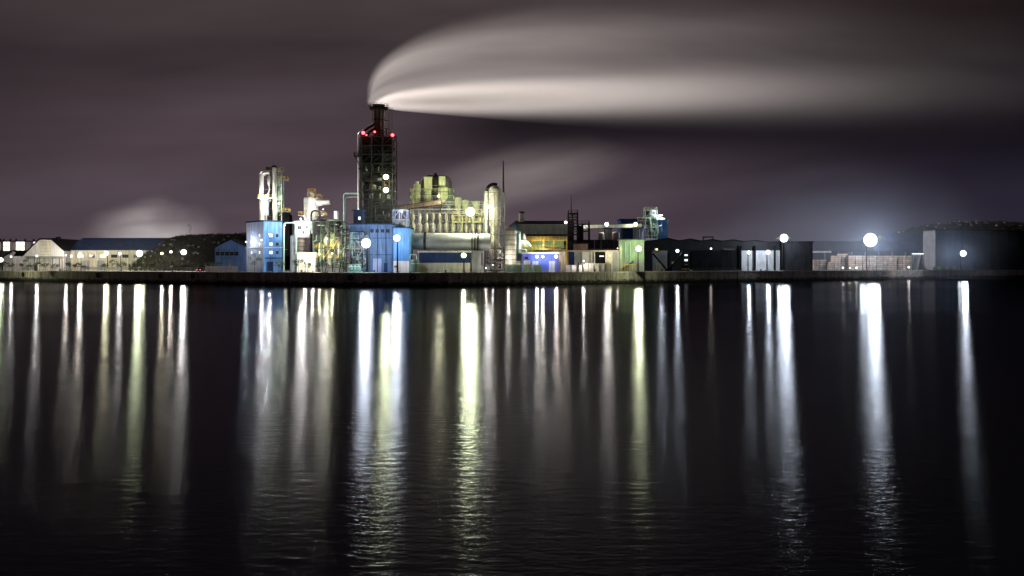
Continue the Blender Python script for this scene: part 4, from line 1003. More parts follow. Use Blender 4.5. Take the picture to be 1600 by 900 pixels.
# yard buildings in front of the conveyor bridge
Y = 366
t = thing('yard_works', 'low works with a black sloping roof and brown wall below the conveyor bridge', 'works', (X(925, Y), Y + 5, G))
for k in range(9):
    u0, u1 = 878 + k * 10.2, 878 + (k + .97) * 10.2; MB().extr([P(u0, 389, Y), P(u1, 389, Y), P(u1, 375.5, Y + 10), P(u0, 375.5, Y + 10)], (0, 0, .25)).build('roof_sheet', M_roof, t)
MB().box(X(880, Y), X(969, Y), Y + 3, Y + 16, G, Z(388.5, Y)).build('wall', M_dgrey, t)
for k in range(4): MB().box(X(896 + k * 5.6, Y), X(901.2 + k * 5.6, Y), Y - .6, Y - .4, Z(390.5, Y), Z(381, Y)).build('fascia_board', M_brick, t)
MB().box(X(876, Y), X(971, Y), Y - .5, Y + .2, Z(393.5, Y), Z(391, Y)).build('eave_beam', M_beige, t)
for u0, u1, m_ in ((880, 889, M_brick), (889.5, 897, M_nblue), (897.5, 909.5, M_grey), (910, 923.5, M_white), (924, 927.5, M_grey), (946, 957.5, M_cream), (958, 966.5, M_grey)):
    MB().box(X(u0, Y), X(u1, Y), Y + .2, Y + .5, G, Z(393.5, Y)).build('wall_panel', m_, t)
for u in (909.7, 923.8, 929, 946.5, 966): MB().beam((X(u, Y), Y - .1, G), (X(u, Y), Y - .1, Z(393, Y)), .35).build('column', M_white, t)
MB().box(X(928, Y), X(946, Y), Y + 1.4, Y + 1.6, G, Z(394.5, Y)).build('doorway', M_black, t)
MB().box(X(937, Y), X(944, Y), Y + 1.2, Y + 1.35, Z(401, Y), Z(399.4, Y)).build('strip_lamp', M_litw, t)
Y = 351
t = thing('panel_fence', 'row of white and yellowish fence panels before the low works', 'fence', (X(912, Y), Y, G))
for k in range(9): MB().box(X(875 + k * 8.8, Y), X(875 + (k + .96) * 8.8, Y), Y, Y + .12, G, Z(414 if k < 4 else 411.5, Y)).build('fence_panel', M_white if k < 4 else M_cream, t)
for k in range(10): MB().beam((X(875 + k * 8.8, Y), Y - .12, G), (X(875 + k * 8.8, Y), Y - .12, Z(411 if k in (3, 4) else 413, Y)), .2).build('post', M_frame, t)
for u in (904, 910): MB().beam((X(u, Y), Y - .5, G), (X(u, Y), Y - .5, Z(409.5, Y)), .3).build('gate_post', M_black, t)
Y = 358
t = hall('green_tower', 'tall sage green sheet tower behind the yellow green floodlight', 'tower', 971.5, 1006.5, 375, Y, 10, M_sgreen, M_dgreen, 5, lowm=M_grey, vlow=408)
for u in (977, 984.5): MB().beam((X(u, Y), Y - .3, G), (X(u, Y), Y - .3, Z(377, Y)), .4).build('downpipe', M_pgreen, t)
MB().beam(P(971, 421, Y - 1), P(990, 408, Y - 1), .8, .5).build('stair', M_dgreen, t)
for k in range(6): MB().beam((X(971 + k * 4, Y), Y - 2, G), (X(971 + k * 4, Y), Y - 2, Z(413.5, Y)), .14).build('stanchion', M_yel, t)
MB().box(X(971, Y), X(992, Y), Y - 2.06, Y - 1.94, Z(414, Y), Z(413, Y)).build('guard_bar', M_yel, t)

# ================================================================ sawtooth warehouses
Y = 396
t = thing('sawtooth_warehouse', 'long black warehouse with five shallow roof peaks', 'warehouse', (X(1120, Y), Y + 15, G))
pk = [(1002, 379), (1044, 372.8), (1061, 376.6), (1079, 373.8), (1096, 377), (1113, 374.6), (1129.5, 377.4), (1146, 375), (1163, 378), (1180, 376), (1203, 379), (1226, 377.5)]
for i in range(len(pk) - 1):
    (ua, va), (ub, vb) = pk[i], pk[i + 1]
    y = Y + (ua - 1000) * .16; p, e = P(ua, va, y), P(ub, vb, Y + (ub - 1000) * .16)
    MB().extr([p, e, e + Vector((0, 0, .35)), p + Vector((0, 0, .35))], (0, 34, 0)).build('roof', M_roof, t)
    z = min(p.z, e.z)
    wm = M_dgrey
    MB().extr([(p.x, p.y + .6, Z(391, p.y)), (e.x, e.y + .6, Z(391, e.y)), (e.x, e.y + .6, e.z - .02), (p.x, p.y + .6, p.z - .02)], (0, 30, 0)).build('gable_panel', M_dgrey, t)
def yw(u): return Y + (u - 1000) * .16
segs = [(1007, 1020, M_dgrey), (1020, 1043.5, M_grey), (1044, 1078.5, M_dgrey)] + [(1079 + k * 15.6, 1079 + (k + 1) * 15.6 - .3, M_roof) for k in range(5)] + [(1157 + k * 11.4, 1157 + (k + 1) * 11.4 - .3, M_grey) for k in range(6)]
for u0, u1, m_ in segs:
    a, b = Vector((X(u0, yw(u0)), yw(u0) + .6, 0)), Vector((X(u1, yw(u1)), yw(u1) + .6, 0))
    MB().obox(a, b - a, Vector((0, 1.2, 0)), G, Z(391.3, yw(u0)) - .02).build('wall_panel', m_, t)
for u in (1044, 1079, 1157, 1179.5, 1210.5, 1225): MB().beam((X(u, yw(u)), yw(u) - .2, G), (X(u, yw(u)), yw(u) - .2, Z(384 if u > 1150 else 395, yw(u))), .7).build('column', M_black, t)
y = yw(1030); MB().box(X(1024, y), X(1033.5, y), y - .1, y + .3, G, Z(411.5, y)).build('door', M_cream, t)
y = yw(1071)
for v0, v1, m_ in ((397.5, 400, M_litw), (405, 408, M_litw), (412.5, 414, M_grey)): win(t, 1069.5, 1074.5, v0, v1, y, m_, M_frame, 0)
y = yw(1138); MB().box(X(1126, y), X(1148, y), y - .5, y + .2, Z(390.5, y), Z(388.5, y)).build('gutter', M_grey, t)
MB().beam((X(1117, y), y - .2, G), (X(1117, y), y - .2, Z(388, y)), .35).build('downpipe', M_grey, t)
for k, (a, b, lb) in enumerate((((1020, 396), (1043, 423), 'black leaning conveyor leg in front of the pale warehouse door'), ((1067, 394), (1047, 420), 'black leaning conveyor leg below the white warehouse lamp'))):
    Y2 = 388; t = thing('leaning_strut', lb, 'strut', (X(b[0], Y2), Y2, G), 'leaning struts of the black warehouse')
    MB().beam(P(*a, Y2), P(*b, Y2), .65).build('strut_beam', M_black, t); MB().box(X(b[0], Y2) - .9, X(b[0], Y2) + .9, Y2 - .8, Y2 + .8, G, Z(420, Y2)).build('foot_block', M_black, t)
Y2 = 389
t = thing('loader_cab', 'small yellow machine cab on a bracket against the black warehouse', 'machine', (X(1026, Y2), Y2, Z(395.5, Y2)))
MB().box(X(1023.5, Y2), X(1028.5, Y2), Y2, Y2 + 1.5, Z(394, Y2), Z(387.6, Y2)).build('cab', M_yel, t); MB().box(X(1024.6, Y2), X(1027.6, Y2), Y2 - .05, Y2, Z(391, Y2), Z(388.5, Y2)).build('cab_window', M_lit, t); MB().box(X(1022.5, Y2), X(1030.5, Y2), Y2 - .3, Y2 + 7, Z(395.6, Y2), Z(394.6, Y2)).build('bracket', M_olive, t)
t = thing('notice_board', 'small blank white notice board before the black warehouse', 'sign', (X(1051, 390), 390, G))
MB().beam((X(1051, 390), 390.1, G), (X(1051, 390), 390.1, Z(409, 390)), .14).build('post', M_frame, t); MB().box(X(1049.3, 390), X(1053, 390), 389.95, 390.03, Z(412.5, 390), Z(408.8, 390)).build('board', M_white, t)
t = thing('yard_loader', 'little yellow yard loader parked by the lit warehouse windows', 'loader', (X(1071.5, 391), 391, G)); x = X(1071.5, 391)
MB().box(x - 1.3, x + 1.1, 391, 392.6, G + .5, G + 1.1).build('body', M_yel, t); MB().box(x - .5, x + .6, 391.1, 392.5, G + 1.1, G + 1.9).build('cab', M_glass, t); MB().beam((x + 1.0, 391.4, G + 1.0), (x + 2.1, 391.4, G + .5), .2).build('lift_arm', M_yel, t); MB().box(x + 2.0, x + 2.6, 391.0, 392.5, G + .1, G + .7).build('bucket', M_olive, t)
for sx in (-.8, .7): MB().tube([(x + sx, 390.8, G + .42), (x + sx, 391.1, G + .42)], .42, 12).build('wheel', M_black, t)
Y2 = 420
t = thing('roof_gantry', 'thin dark goalpost frame standing on the black warehouse roof', 'frame', (X(1107, Y2), Y2, Z(377, Y2)))
for u in (1099, 1114): MB().beam(P(u, 379, Y2), P(u, 370, Y2), .45).build('post', M_char, t)
MB().beam(P(1098, 370.3, Y2), P(1115, 370.3, Y2), .5).build('cross_beam', M_char, t)
t = thing('post_fence', 'row of thin pale fence posts along the quay before the black warehouse', 'fence', (X(1120, 390), 390, G))
R_ = random.Random(17)
for k in range(22):
    u = 1080 + k * 3.7; p = qpt(u) + Vector((0, 3, 0)); MB().beam(p, p + Vector((0, 0, 1.3)), .16).build('post', M_dgreen, t)
for h in (1.2, .7): MB().beam(qpt(1080) + Vector((0, 3, h)), qpt(1158) + Vector((0, 3, h)), .05).build('wire', M_dgreen, t)
t = hall('tar_hall', 'plain black hall block between the big quay floodlight and the timber yard', 'hall', 1226, 1270, 378, 424, 30, M_roof, M_roof, 4)
t = thing('timber_shelter', 'long open timber shelter with a dark roof behind the stacks', 'shelter', (X(1340, 500), 500, G))
for k in range(12):
    a, b = X(1262 + k * 15, 492), X(1262 + (k + .98) * 15, 492); z0, z1 = Z(392.5, 492), Z(377.5, 504)
    MB().extr([(a, 492, z0), (b, 492, z0), (b, 504, z1), (a, 504, z1)], (0, 0, .22)).build('roof_sheet', M_nblue if k > 6 else M_roof, t)
for k in range(9): u = 1268 + k * 21; MB().beam((X(u, 493), 493, G), (X(u, 493), 493, Z(393, 493)), .4).build('post', M_frame, t)
MB().box(X(1262, 492), X(1441, 492), 508, 508.4, G, Z(378, 508)).build('rear_wall', M_dgrey, t)
MB().box(X(1270, 490), X(1300, 490), 491.0, 491.6, Z(395, 490), Z(392, 490)).build('fascia', M_white, t)
# timber stacks
HOW = ['under the pale fascia of the shelter', 'next to the first, half in shadow', 'short one below the shelter roof edge', 'tall one beside the first small lamp', 'behind the first small lamp', 'between the two small lamps', 'behind the second small lamp', 'just before the great floodlight mast', 'directly under the great floodlight', 'leaning slightly beyond the great floodlight', 'fourth before the stair frame', 'third before the stair frame', 'second before the stair frame', 'beside the stair frame lamp']
R_ = random.Random(41)
for k in range(14):
    Y2 = 462 + R_.uniform(-1, 4); u = 1271 + k * 11.0; w = S(10.0, Y2); hN = 5 if k in (0, 1) else (4 if k == 2 else R_.choice((7, 7, 8, 7)))
    t = thing('timber_stack', 'stack of sawn timber bundles ' + HOW[k], 'timber stack', (X(u + 5, Y2), Y2 + 3, G), 'stacks of sawn timber in the yard')
    z = G + .25
    for j in range(hN):
        h_ = .86; o = R_.uniform(-.16, .16); nn_ = R_.choice((1, 2))
        for q_ in range(nn_):
            a = X(u, Y2) + o + w * q_ / nn_; MB().box(a + .04, a + w / nn_ - .06, Y2 + R_.uniform(0, .3), Y2 + 6, z, z + h_).build('bundle', M_wood if R_.random() < .75 else M_beige, t)
        for s in (.12, .88): MB().box(X(u, Y2) + w * s - .12, X(u, Y2) + w * s + .12, Y2 + .1, Y2 + 5.8, z + h_ + .01, z + h_ + .15).build('bearer', M_bark, t)
        z += h_ + .16
# big hall at the east end
c0 = Vector((X(1462, 470), 470, 0)); dr = Vector((55.6, 19.2, 0)).normalized(); dl = Vector((-dr.y, dr.x, 0)); zt_e = Z(359.5, 470)
t = thing('tank_hall', 'huge plain grey hall at the dark end of the quay', 'hall', (c0.x, c0.y, G))
MB().obox(c0 + dr * .2 + dl * .2, dr * 95, dl * 8.2, G, zt_e - .05).build('wall', M_dgrey, t)
t_save = t
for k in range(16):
    a = c0 + dr * (k * 6.0 + .04); MB().obox(a, dr * 5.92, Vector((dr.y, -dr.x, 0)) * (.2 + random.uniform(0, .05)), G, zt_e).build('wall_panel', M_slate_lit if k < 6 else M_dgrey, t)  # panels near the floodlight painted bluer and paler for its light
for k in range(2):
    a = c0 + dl * (k * 4.2 + .04); MB().obox(a, dl * 4.12, -dr * (.2 + .03 * k), G, zt_e).build('wall_panel', M_end, t)  # end face painted paler than the front, for lamplight falling on it
MB().obox(c0 - dr * .6 + Vector((dr.y, -dr.x, 0)) * .6, dr * 96, dl * 10, zt_e + .02, zt_e + .5).build('roof', M_roof, t)
t = hall('far_hall', 'long blue grey hall behind the timber shelter below the wooded ridge', 'hall', 1396, 1500, 366, 530, 12, M_nblue, M_nblue, 8)
Y2 = 458
t = thing('stair_tower', 'steel stair frame with a white lit top beam beside the huge grey hall', 'stair frame', (X(1434, Y2), Y2, G))
for u in (1425.5, 1443): MB().beam((X(u, Y2), Y2, G), (X(u, Y2), Y2, Z(394 if u > 1430 else 396.5, Y2)), .5).build('post', M_frame, t)
for v in (403.5, 409.5, 415.5): MB().beam(P(1436, v, Y2 + .2), P(1443, v, Y2 + .2), .3).build('landing', M_frame, t)
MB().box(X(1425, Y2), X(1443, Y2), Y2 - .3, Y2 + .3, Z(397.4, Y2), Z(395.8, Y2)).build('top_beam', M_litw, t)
MB().extr([P(1427, 421, Y2 + .6), P(1432.5, 421, Y2 + .6), P(1437, 398, Y2 + .6), P(1427, 398, Y2 + .6)], (0, .2, 0)).build('side_panel', M_grey, t)
MB().beam(P(1433, 421, Y2), P(1438.5, 398, Y2), .55, .3).build('stair', M_steel, t)
MB().box(X(1424.6, Y2), X(1427.8, Y2), Y2 - .1, Y2 + .1, G, Z(409, Y2)).build('green_panel', M_sgreen, t)
Y2 = 458
t = thing('low_panel_fence', 'low fence of pale green and white panels before the huge grey hall', 'fence', (X(1480, Y2), Y2, G))
for k in range(6): MB().box(X(1458 + k * 7.2, Y2), X(1464.9 + k * 7.2, Y2), Y2 + k * .8, Y2 + k * .8 + .12, G, Z(416.3, Y2)).build('fence_panel', M_sgreen if k % 2 == 0 else M_white, t)
t = thing('quay_hut', 'small low pale cabin standing in the dark before the huge grey hall', 'cabin', (X(1540, 490), 490, G))
MB().box(X(1533, 490), X(1547, 490), 490, 493, G, Z(417.5, 490)).build('wall', M_grey, t); MB().box(X(1532.4, 490), X(1547.6, 490), 489.7, 493.3, Z(417.45, 490), Z(416.8, 490)).build('roof', M_steel, t); MB().box(X(1538, 490), X(1541, 490), 489.93, 489.99, G, Z(418.6, 490)).build('door', M_frame, t)
hill('wooded_ridge', 1330, 1760, [(1330, 380), (1400, 366), (1420, 360), (1440, 353.5), (1470, 350), (1500, 347.5), (1550, 347), (1600, 349), (1700, 351), (1760, 358)], 560, 640, 800, 8, 2600, 10, 1.2)
# quay furniture
def fender(u, lb, dz=.9):
    p = qpt(u); e = qpt(u + 3) - qpt(u - 3); nn_ = Vector((e.y, -e.x, 0)).normalized(); nn_ = nn_ if nn_.y < 0 else -nn_
    d = e.normalized(); c = p + nn_ * .42 + Vector((0, 0, -dz - .75))
    t = thing('tyre_fender', lb, 'fender', c, 'tyre fenders hanging on the quay wall')
    q = MB(); n1, n2 = 16, 7
    for i in range(n1):
        a = 2 * PI * i / n1
        for j in range(n2):
            b = 2 * PI * j / n2; rr_ = .75 + .26 * math.cos(b); q.v.append(c + d * math.cos(a) * rr_ + Vector((0, 0, math.sin(a) * rr_)) + nn_ * .24 * math.sin(b))
    for i in range(n1):
        for j in range(n2): q.f.append((i * n2 + j, ((i + 1) % n1) * n2 + j, ((i + 1) % n1) * n2 + (j + 1) % n2, i * n2 + (j + 1) % n2))
    q.sm = True; q.build('tyre', M_black, t)
    MB().beam(c + Vector((0, 0, .7)), p + nn_ * .2 + Vector((0, 0, .05)), .08).build('chain', M_frame, t)
for u, lb in ((37, 'black tyre fender on the quay below the dark roofed hut'), (154, 'black tyre fender on the quay below the long shed'), (252, 'black tyre fender on the quay at the end of the long shed'), (302, 'black tyre fender on the quay below the wooded hill'), (549, 'black tyre fender at the quay corner below the mint skid'), (645, 'black tyre fender on the quay below the teal tank')): fender(u, lb)
bol = None
BL = ['between hall and long shed', 'by the hill foot', 'below the glaring pump shed', 'before the blue base hall', 'before the drive house', 'before the violet shed', 'before the panel fence', 'by the leaning struts', 'before the pale warehouse bays']
for k, u in enumerate((92, 268, 470, 584, 696, 856, 930, 1035, 1190)):
    p = qpt(u) + Vector((0, 1.2, .06))
    if bol is None:
        bol = thing('mooring_bollard', '', 'bollard', p, 'mooring bollards along the quay edge')
        MB().lathe(p.x, p.y, [(.34, p.z), (.26, p.z + .15), (.24, p.z + .5), (.42, p.z + .6), (.40, p.z + .75), (.05, p.z + .82)], 14).build('post', M_char, bol); o = bol
    else: o = copy_tree(bol); o.location = p
    o['label'] = 'squat dark mooring bollard on the quay ' + BL[k]
t = thing('quay_railing', 'thin pipe railing along the quay from the kiln to the green tower', 'railing', (X(850, 330), 330, G))
pp = [qpt(u) + Vector((0, 2.4, .02)) for u in (705, 760, 820, 880, 940, 1004)]
for a, b in zip(pp, pp[1:]):
    k = max(1, round((b - a).length / 2.4))
    for i in range(k): p = a.lerp(b, i / k); MB().beam(p, p + Vector((0, 0, 1.15)), .07).build('post', M_frame, t)
    for h in (1.12, .6): MB().beam(a + Vector((0, 0, h)), b + Vector((0, 0, h)), .06).build('rail', M_frame, t)
# ================================================================ lamps
CW, CB, CY, CG, CWM, CR = (1, .97, .90), (.80, .90, 1.0), (1, .97, .62), (.90, 1.0, .62), (1, .90, .76), (1, .05, .06)
GL = 'pole lamps along the water road'
lamp(1, 406, 400, 13, CG, 456, 700, 'greenish lamp at the outer end of the water road', group=GL)
lamp(17.3, 401, 428, 5, CW, 209, 330, 'small white lamp on the small gabled store', group=GL)
lamp(57.5, 400, 415, 5, CW, 247, 620, 'small lamp at the corner of the white gabled hall', group=GL)
lamp(103, 399, 420, 4, CWM, 285, 620, 'warm lamp where the white gable meets the long shed', group=GL)
lamp(125, 397, 420, 8, CWM, 760, 800, 'warm lamp before the first windows of the long shed', group=GL)
lamp(166, 396, 414, 11, CY, 627, 750, 'yellowish lamp before the middle of the long shed', group=GL)
lamp(187, 396.5, 418, 7, CW, 494, 450, 'small white lamp next to the brightest lamp of the long shed', group=GL)
lamp(218, 396, 396, 20, CG, 1650, 650, 'brightest floodlight mast before the long shed', name='floodlight_mast', heads=10, cat='floodlight')
lamp(253, 396, 402, 7, CY, 399, 260, 'small yellow lamp where long shed meets hill', group=GL)
lamp(267, 393.5, 402, 7, CWM, 494, 260, 'small warm lamp in front of the hill foot', group=GL)
lamp(287, 394, 394, 15, CW, 1805, 520, 'bright lamp on the open foot of the wooded hill', group=GL)
lamp(384.5, 378, 346, 4.5, CB, 170, 300, 'bluish wall lamp on the shaded edge of the blue block', 'wall', 'wall_lamp', group='wall lamps of the blue block')
lamp(408.5, 375, 336, 4.5, CB, 200, 170, 'bluish wall lamp beside the corner of the blue block', 'wall', 'wall_lamp', group='wall lamps of the blue block')
lamp(421, 366, 331, 5, CB, 170, 800, 'white wall lamp on the bright face of the blue block', 'mast', 'yard_lamp')
lamp(445, 352, 362, 3, CW, 0, 900, 'small lamp on the dark hood under the duct tower', 'wall', 'wall_lamp')
lamp(435.5, 318, 369, 5, CY, 0, 500, 'small yellow lamp inside the duct tower lattice', 'wall', 'wall_lamp')
lamp(417.5, 322, 368, 4, CY, 0, 450, 'small yellow lamp under the ring platform of the duct tower', 'wall', 'wall_lamp')
lamp(411, 305.5, 368.5, 3, CW, 0, 1100, 'small lamp on the ring platform between the silver ducts', 'wall', 'wall_lamp')
lamp(470, 342, 337, 5, CW, 170, 2300, 'white lamp under the platform of the white cyclone', 'wall', 'wall_lamp')
lamp(505, 327, 341, 3.5, CW, 0, 1100, 'small lamp under the outlet duct of the white cyclone', 'wall', 'wall_lamp')
lamp(476, 404, 330, 6, CW, 170, 700, 'white lamp standing before the glaring pump shed', group='lamps round the process frame')
lamp(488, 404, 329, 5, CW, 170, 500, 'white lamp at the corner of the glaring pump shed', group='lamps round the process frame')
lamp(510, 373, 334, 6, CY, 170, 620, 'yellow lamp on the upper deck of the process frame', 'wall', 'wall_lamp', group='lamps round the process frame')
lamp(498.5, 397, 333, 5, CY, 170, 450, 'yellow lamp low in the process frame beside the pump shed', 'wall', 'wall_lamp', group='lamps round the process frame')
lamp(519, 396, 333, 5, CY, 170, 520, 'yellow lamp above the low deck of the process frame', 'wall', 'wall_lamp', group='lamps round the process frame')
lamp(552, 370, 331, 6, CWM, 100, 350, 'warm lamp on the pipe rack beside the blue base hall', 'wall', 'wall_lamp')
lamp(572, 380, 316, 30, CB, 3600, 750, 'great blue white floodlight before the blue base hall', name='floodlight_mast', heads=10, cat='floodlight')
lamp(620, 372, 315, 21, CB, 2200, 420, 'bright floodlight before the blue over white building', name='floodlight_mast', heads=10, cat='floodlight')
lamp(628, 331, 334, 5, CB, 0, 260, 'small white lamp under the sloping conveyor', 'wall', 'wall_lamp')
lamp(603, 276.5, 336.6, 15, CG, 1500, 240, 'upper greenish floodlight on the sooty chimney tower', 'wall', 'wall_floodlight', group='twin floodlights on the chimney tower', cat='floodlight')
lamp(603, 297, 336.6, 15, CG, 1500, 240, 'lower greenish floodlight on the sooty chimney tower', 'wall', 'wall_floodlight', group='twin floodlights on the chimney tower', cat='floodlight')
for u, v, px, lb in ((567.5, 207.5, 9, 'red beacon on the elbow of the side duct'), (585.5, 206, 5.5, 'small red beacon at the chimney foot'), (613.3, 211, 8.5, 'red beacon on the outer corner of the chimney tower roof'), (572.5, 211, 3.5, 'faint red beacon between the sloping ducts')):
    lamp(u, v, 338, px, CR, 0, 20, lb, 'wall', 'red_beacon', 'beacon', 'red beacons round the chimney', hot=11.0)
lamp(685.3, 306.5, 344, 7, CY, 120, 1000, 'small yellow lamp in front of the fat olive cyclone', 'wall', 'wall_lamp')
lamp(658, 318.5, 347, 3, CY, 0, 700, 'little lamp behind the conveyor lighting the olive cyclones', 'wall', 'wall_lamp')
lamp(735, 331, 330, 28, CG, 3000, 1900, 'great yellow green floodlight above the kiln', 'wall', 'wall_floodlight', heads=10, cat='floodlight')
lamp(763, 323, 332, 8, CW, 500, 600, 'white lamp on the lattice tower', 'wall', 'wall_lamp')
lamp(724.5, 399, 319, 14, CG, 700, 220, 'greenish quay lamp before the drive house', group='quay lamps')
lamp(759.5, 419, 322, 4, CWM, 130, 120, 'low warm lamp at the foot of the lattice tower', group='quay lamps')
lamp(770, 414, 326, 3, CW, 0, 120, 'tiny white lamp at the foot of the domed duct', 'wall', 'wall_lamp')
lamp(794, 404, 337, 3, CW, 0, 420, 'tiny lamp washing the banded tank', group='quay lamps')
lamp(819.5, 379.5, 347, 4.5, CW, 60, 380, 'white lamp under the hood beside the green works', 'wall', 'wall_lamp')
lamp(839, 401, 342.5, 7.5, CW, 480, 160, 'first of the lamp pair on the violet shed, beside its window', 'wall', 'wall_lamp', group='wall lamps of the violet shed')
lamp(848, 401, 342.5, 7, CW, 420, 160, 'second of the lamp pair on the violet shed, towards the lean-to', 'wall', 'wall_lamp', group='wall lamps of the violet shed')
lamp(869, 401, 342.5, 9, CWM, 620, 260, 'single brighter lamp on the violet shed beside the beige lean-to', 'wall', 'wall_lamp', group='wall lamps of the violet shed')
lamp(849, 383, 349, 3, CY, 0, 380, 'small lamp on the yellow walkway columns', 'wall', 'wall_lamp')
lamp(884, 347.5, 371, 8, CWM, 220, 150, 'warm lamp on the side of the antenna tower', 'wall', 'wall_lamp')
lamp(912, 408, 348, 4, CW, 0, 420, 'white lamp lighting the panel fence', group='quay lamps')
lamp(948, 350.5, 396, 11, CW, 760, 260, 'white lamp on top of the transfer house', 'wall', 'wall_lamp')
lamp(953, 399, 361, 4, CY, 0, 350, 'small yellow lamp on the cream column of the low works', 'wall', 'wall_lamp')
lamp(965, 388, 362, 3, CWM, 0, 60, 'tiny lamp under the low works eave', 'wall', 'wall_lamp')
lamp(993, 350.5, 432, 11, CY, 260, 380, 'yellow lamp at the head of the conveyor bridge', 'wall', 'wall_lamp')
lamp(1034, 336, 442, 3, CB, 0, 800, 'small lamp on the head tower canopy', 'wall', 'wall_lamp')
lamp(998, 388.5, 352, 18, CG, 2100, 420, 'bright greenish floodlight before the sage green tower', name='floodlight_mast', heads=10, cat='floodlight')
lamp(1058.5, 392, 390, 9, CB, 520, 110, 'white lamp on the black warehouse above the notice board', 'wall', 'wall_lamp')
lamp(1111, 388.5, 402, 5, CWM, 150, 40, 'small warm lamp alone on the black warehouse front', 'wall', 'wall_lamp')
lamp(1170, 394.5, 398, 9, CB, 620, 110, 'smaller of the lamp pair before the pale warehouse bays', group='quay lamps')
lamp(1200, 394, 402, 12, CB, 1000, 140, 'larger of the lamp pair before the pale warehouse bays', group='quay lamps')
lamp(1225, 372, 418, 25, CB, 1500, 2200, 'big bluish floodlight mast at the end of the black warehouse', name='floodlight_mast', heads=10, cat='floodlight')
lamp(1317, 418.5, 447, 5, CW, 90, 60, 'first low lamp before the timber stacks', group='low lamps of the timber yard')
lamp(1328, 418.5, 449, 3, CG, 40, 30, 'tiny low lamp between the two low timber yard lamps', group='low lamps of the timber yard')
lamp(1338, 418.5, 450, 5, CW, 90, 60, 'second low lamp before the timber stacks', group='low lamps of the timber yard')
lamp(1420, 417.5, 452, 5, CW, 110, 90, 'low lamp beside the stair frame', group='low lamps of the timber yard')
lamp(1360, 375, 453, 42, CB, 6200, 2200, 'greatest blue white floodlight crown above the timber yard', name='floodlight_mast', heads=10, cat='floodlight')
lamp(1505, 396, 468, 19, CB, 2400, 380, 'bright floodlight mast before the huge grey hall', name='floodlight_mast', heads=10, cat='floodlight')
lamp(1569, 415.5, 500, 2.5, CW, 0, 20, 'tiny lamp in the dark beside the huge grey hall', group='quay lamps')
# ---------------------------------------------------------------- steam
def steam_mat(name, color, aniso, dens_fn):
    M = bpy.data.materials.new(name); M.use_nodes = True
    t = M.node_tree; t.nodes.clear(); q = NT(t)
    co = q.new('ShaderNodeTexCoord').outputs['Object']
    v = q.new('ShaderNodeVolumePrincipled')
    v.inputs['Color'].default_value = (*color, 1); v.inputs['Anisotropy'].default_value = aniso
    v.inputs['Density Attribute'].default_value = ''; v.inputs['Temperature Attribute'].default_value = ''
    q.put(v.inputs['Density'], dens_fn(q, co))
    t.links.new(v.outputs[0], q.new('ShaderNodeOutputMaterial').inputs['Volume'])
    return M


def zt(s): return 10.3 * max(s, .01) ** .34
def zb(s): return .050 * s
S0 = 3.3
def plume_density(q, co):
    s, l, z = q.sep(co)
    s = q.m('MAXIMUM', q.m('ADD', s, S0), .02)
    top = q.m('MULTIPLY', q.m('POWER', s, .34), 10.3)
    bot = q.m('MULTIPLY', s, .050)
    h = q.m('SUBTRACT', top, bot)
    t = q.m('DIVIDE', q.m('SUBTRACT', z, bot), h)
    lat = q.m('DIVIDE', l, q.m('MULTIPLY', h, .55))
    fade = q.m('DIVIDE', s, 330.0, clamp=True)       # the plume loosens as it drifts
    st = q.noise(q.comb(q.m('MULTIPLY', s, .006), q.m('MULTIPLY', lat, .7), q.m('MULTIPLY', t, 3.2)), 1.0, 2.0, .5)
    s2 = q.noise(q.comb(q.m('MULTIPLY', s, .016), q.m('MULTIPLY', lat, 1.6), q.m('ADD', q.m('MULTIPLY', t, 7.0), q.m('MULTIPLY', s, .012))), 1.0, 3.0, .6)
    st = q.m('MULTIPLY', q.lin(st, .3, .7, .45, 1.55), q.lin(s2, .3, .7, .65, 1.35))
    lo = q.smooth(t, q.m('SUBTRACT', q.m('MULTIPLY', fade, -.30), .03), q.m('ADD', .20, q.m('MULTIPLY', fade, .55)))
    hi = q.smooth(t, q.m('SUBTRACT', .72, q.m('MULTIPLY', fade, .35)), q.m('ADD', 1.02, q.m('MULTIPLY', fade, .12)), 1.0, 0.0)
    wide = q.m('MULTIPLY', q.m('MULTIPLY', lo, hi), st)
    wide = q.m('MULTIPLY', wide, q.m('MULTIPLY', PL_WIDE, q.m('EXPONENT', q.m('MULTIPLY', s, -.0075))))
    core = q.gauss(t, q.m('ADD', .075, q.m('MULTIPLY', fade, .20)), q.m('ADD', .055, q.m('MULTIPLY', fade, .16)))
    core = q.m('MULTIPLY', core, q.m('MULTIPLY', q.m('MULTIPLY', PL_CORE, q.m('EXPONENT', q.m('MULTIPLY', s, -.019))), q.smooth(s, 2.0, 8.0)))
    d = q.m('MULTIPLY', q.m('ADD', wide, core), q.m('EXPONENT', q.m('MULTIPLY', q.m('MULTIPLY', lat, lat), -1.0)))
    return q.m('DIVIDE', d, h)
PL_WIDE, PL_CORE = .40, 13.0
wd = Vector((.9, .43, 0)).normalized()
m = MB(); secs = [-S0 + .02, -2.6, -1.2, 1, 4, 8, 14, 22, 34, 50, 72, 100, 140, 190, 250, 330, 430, 560]
for s in secs:
    ss = max(s + S0, .02); fd = min(1, ss / 330)
    zt_ = zt(ss) * (1.03 + .12 * fd); h = zt(ss) - zb(ss); zb_ = zb(ss) - fd * .32 * h
    r = .55 * h * 1.75 if s > 8 else max(.55 * h * 1.5, .4); cz = (zt_ + zb_) / 2; hz = (zt_ - zb_) / 2
    for k in range(12):
        a = 2 * PI * (k + .5) / 12
        cx, sx = math.cos(a), math.sin(a); e = .45
        m.v.append(Vector((s, math.copysign(abs(cx) ** e, cx) * r, cz + math.copysign(abs(sx) ** e, sx) * hz)))
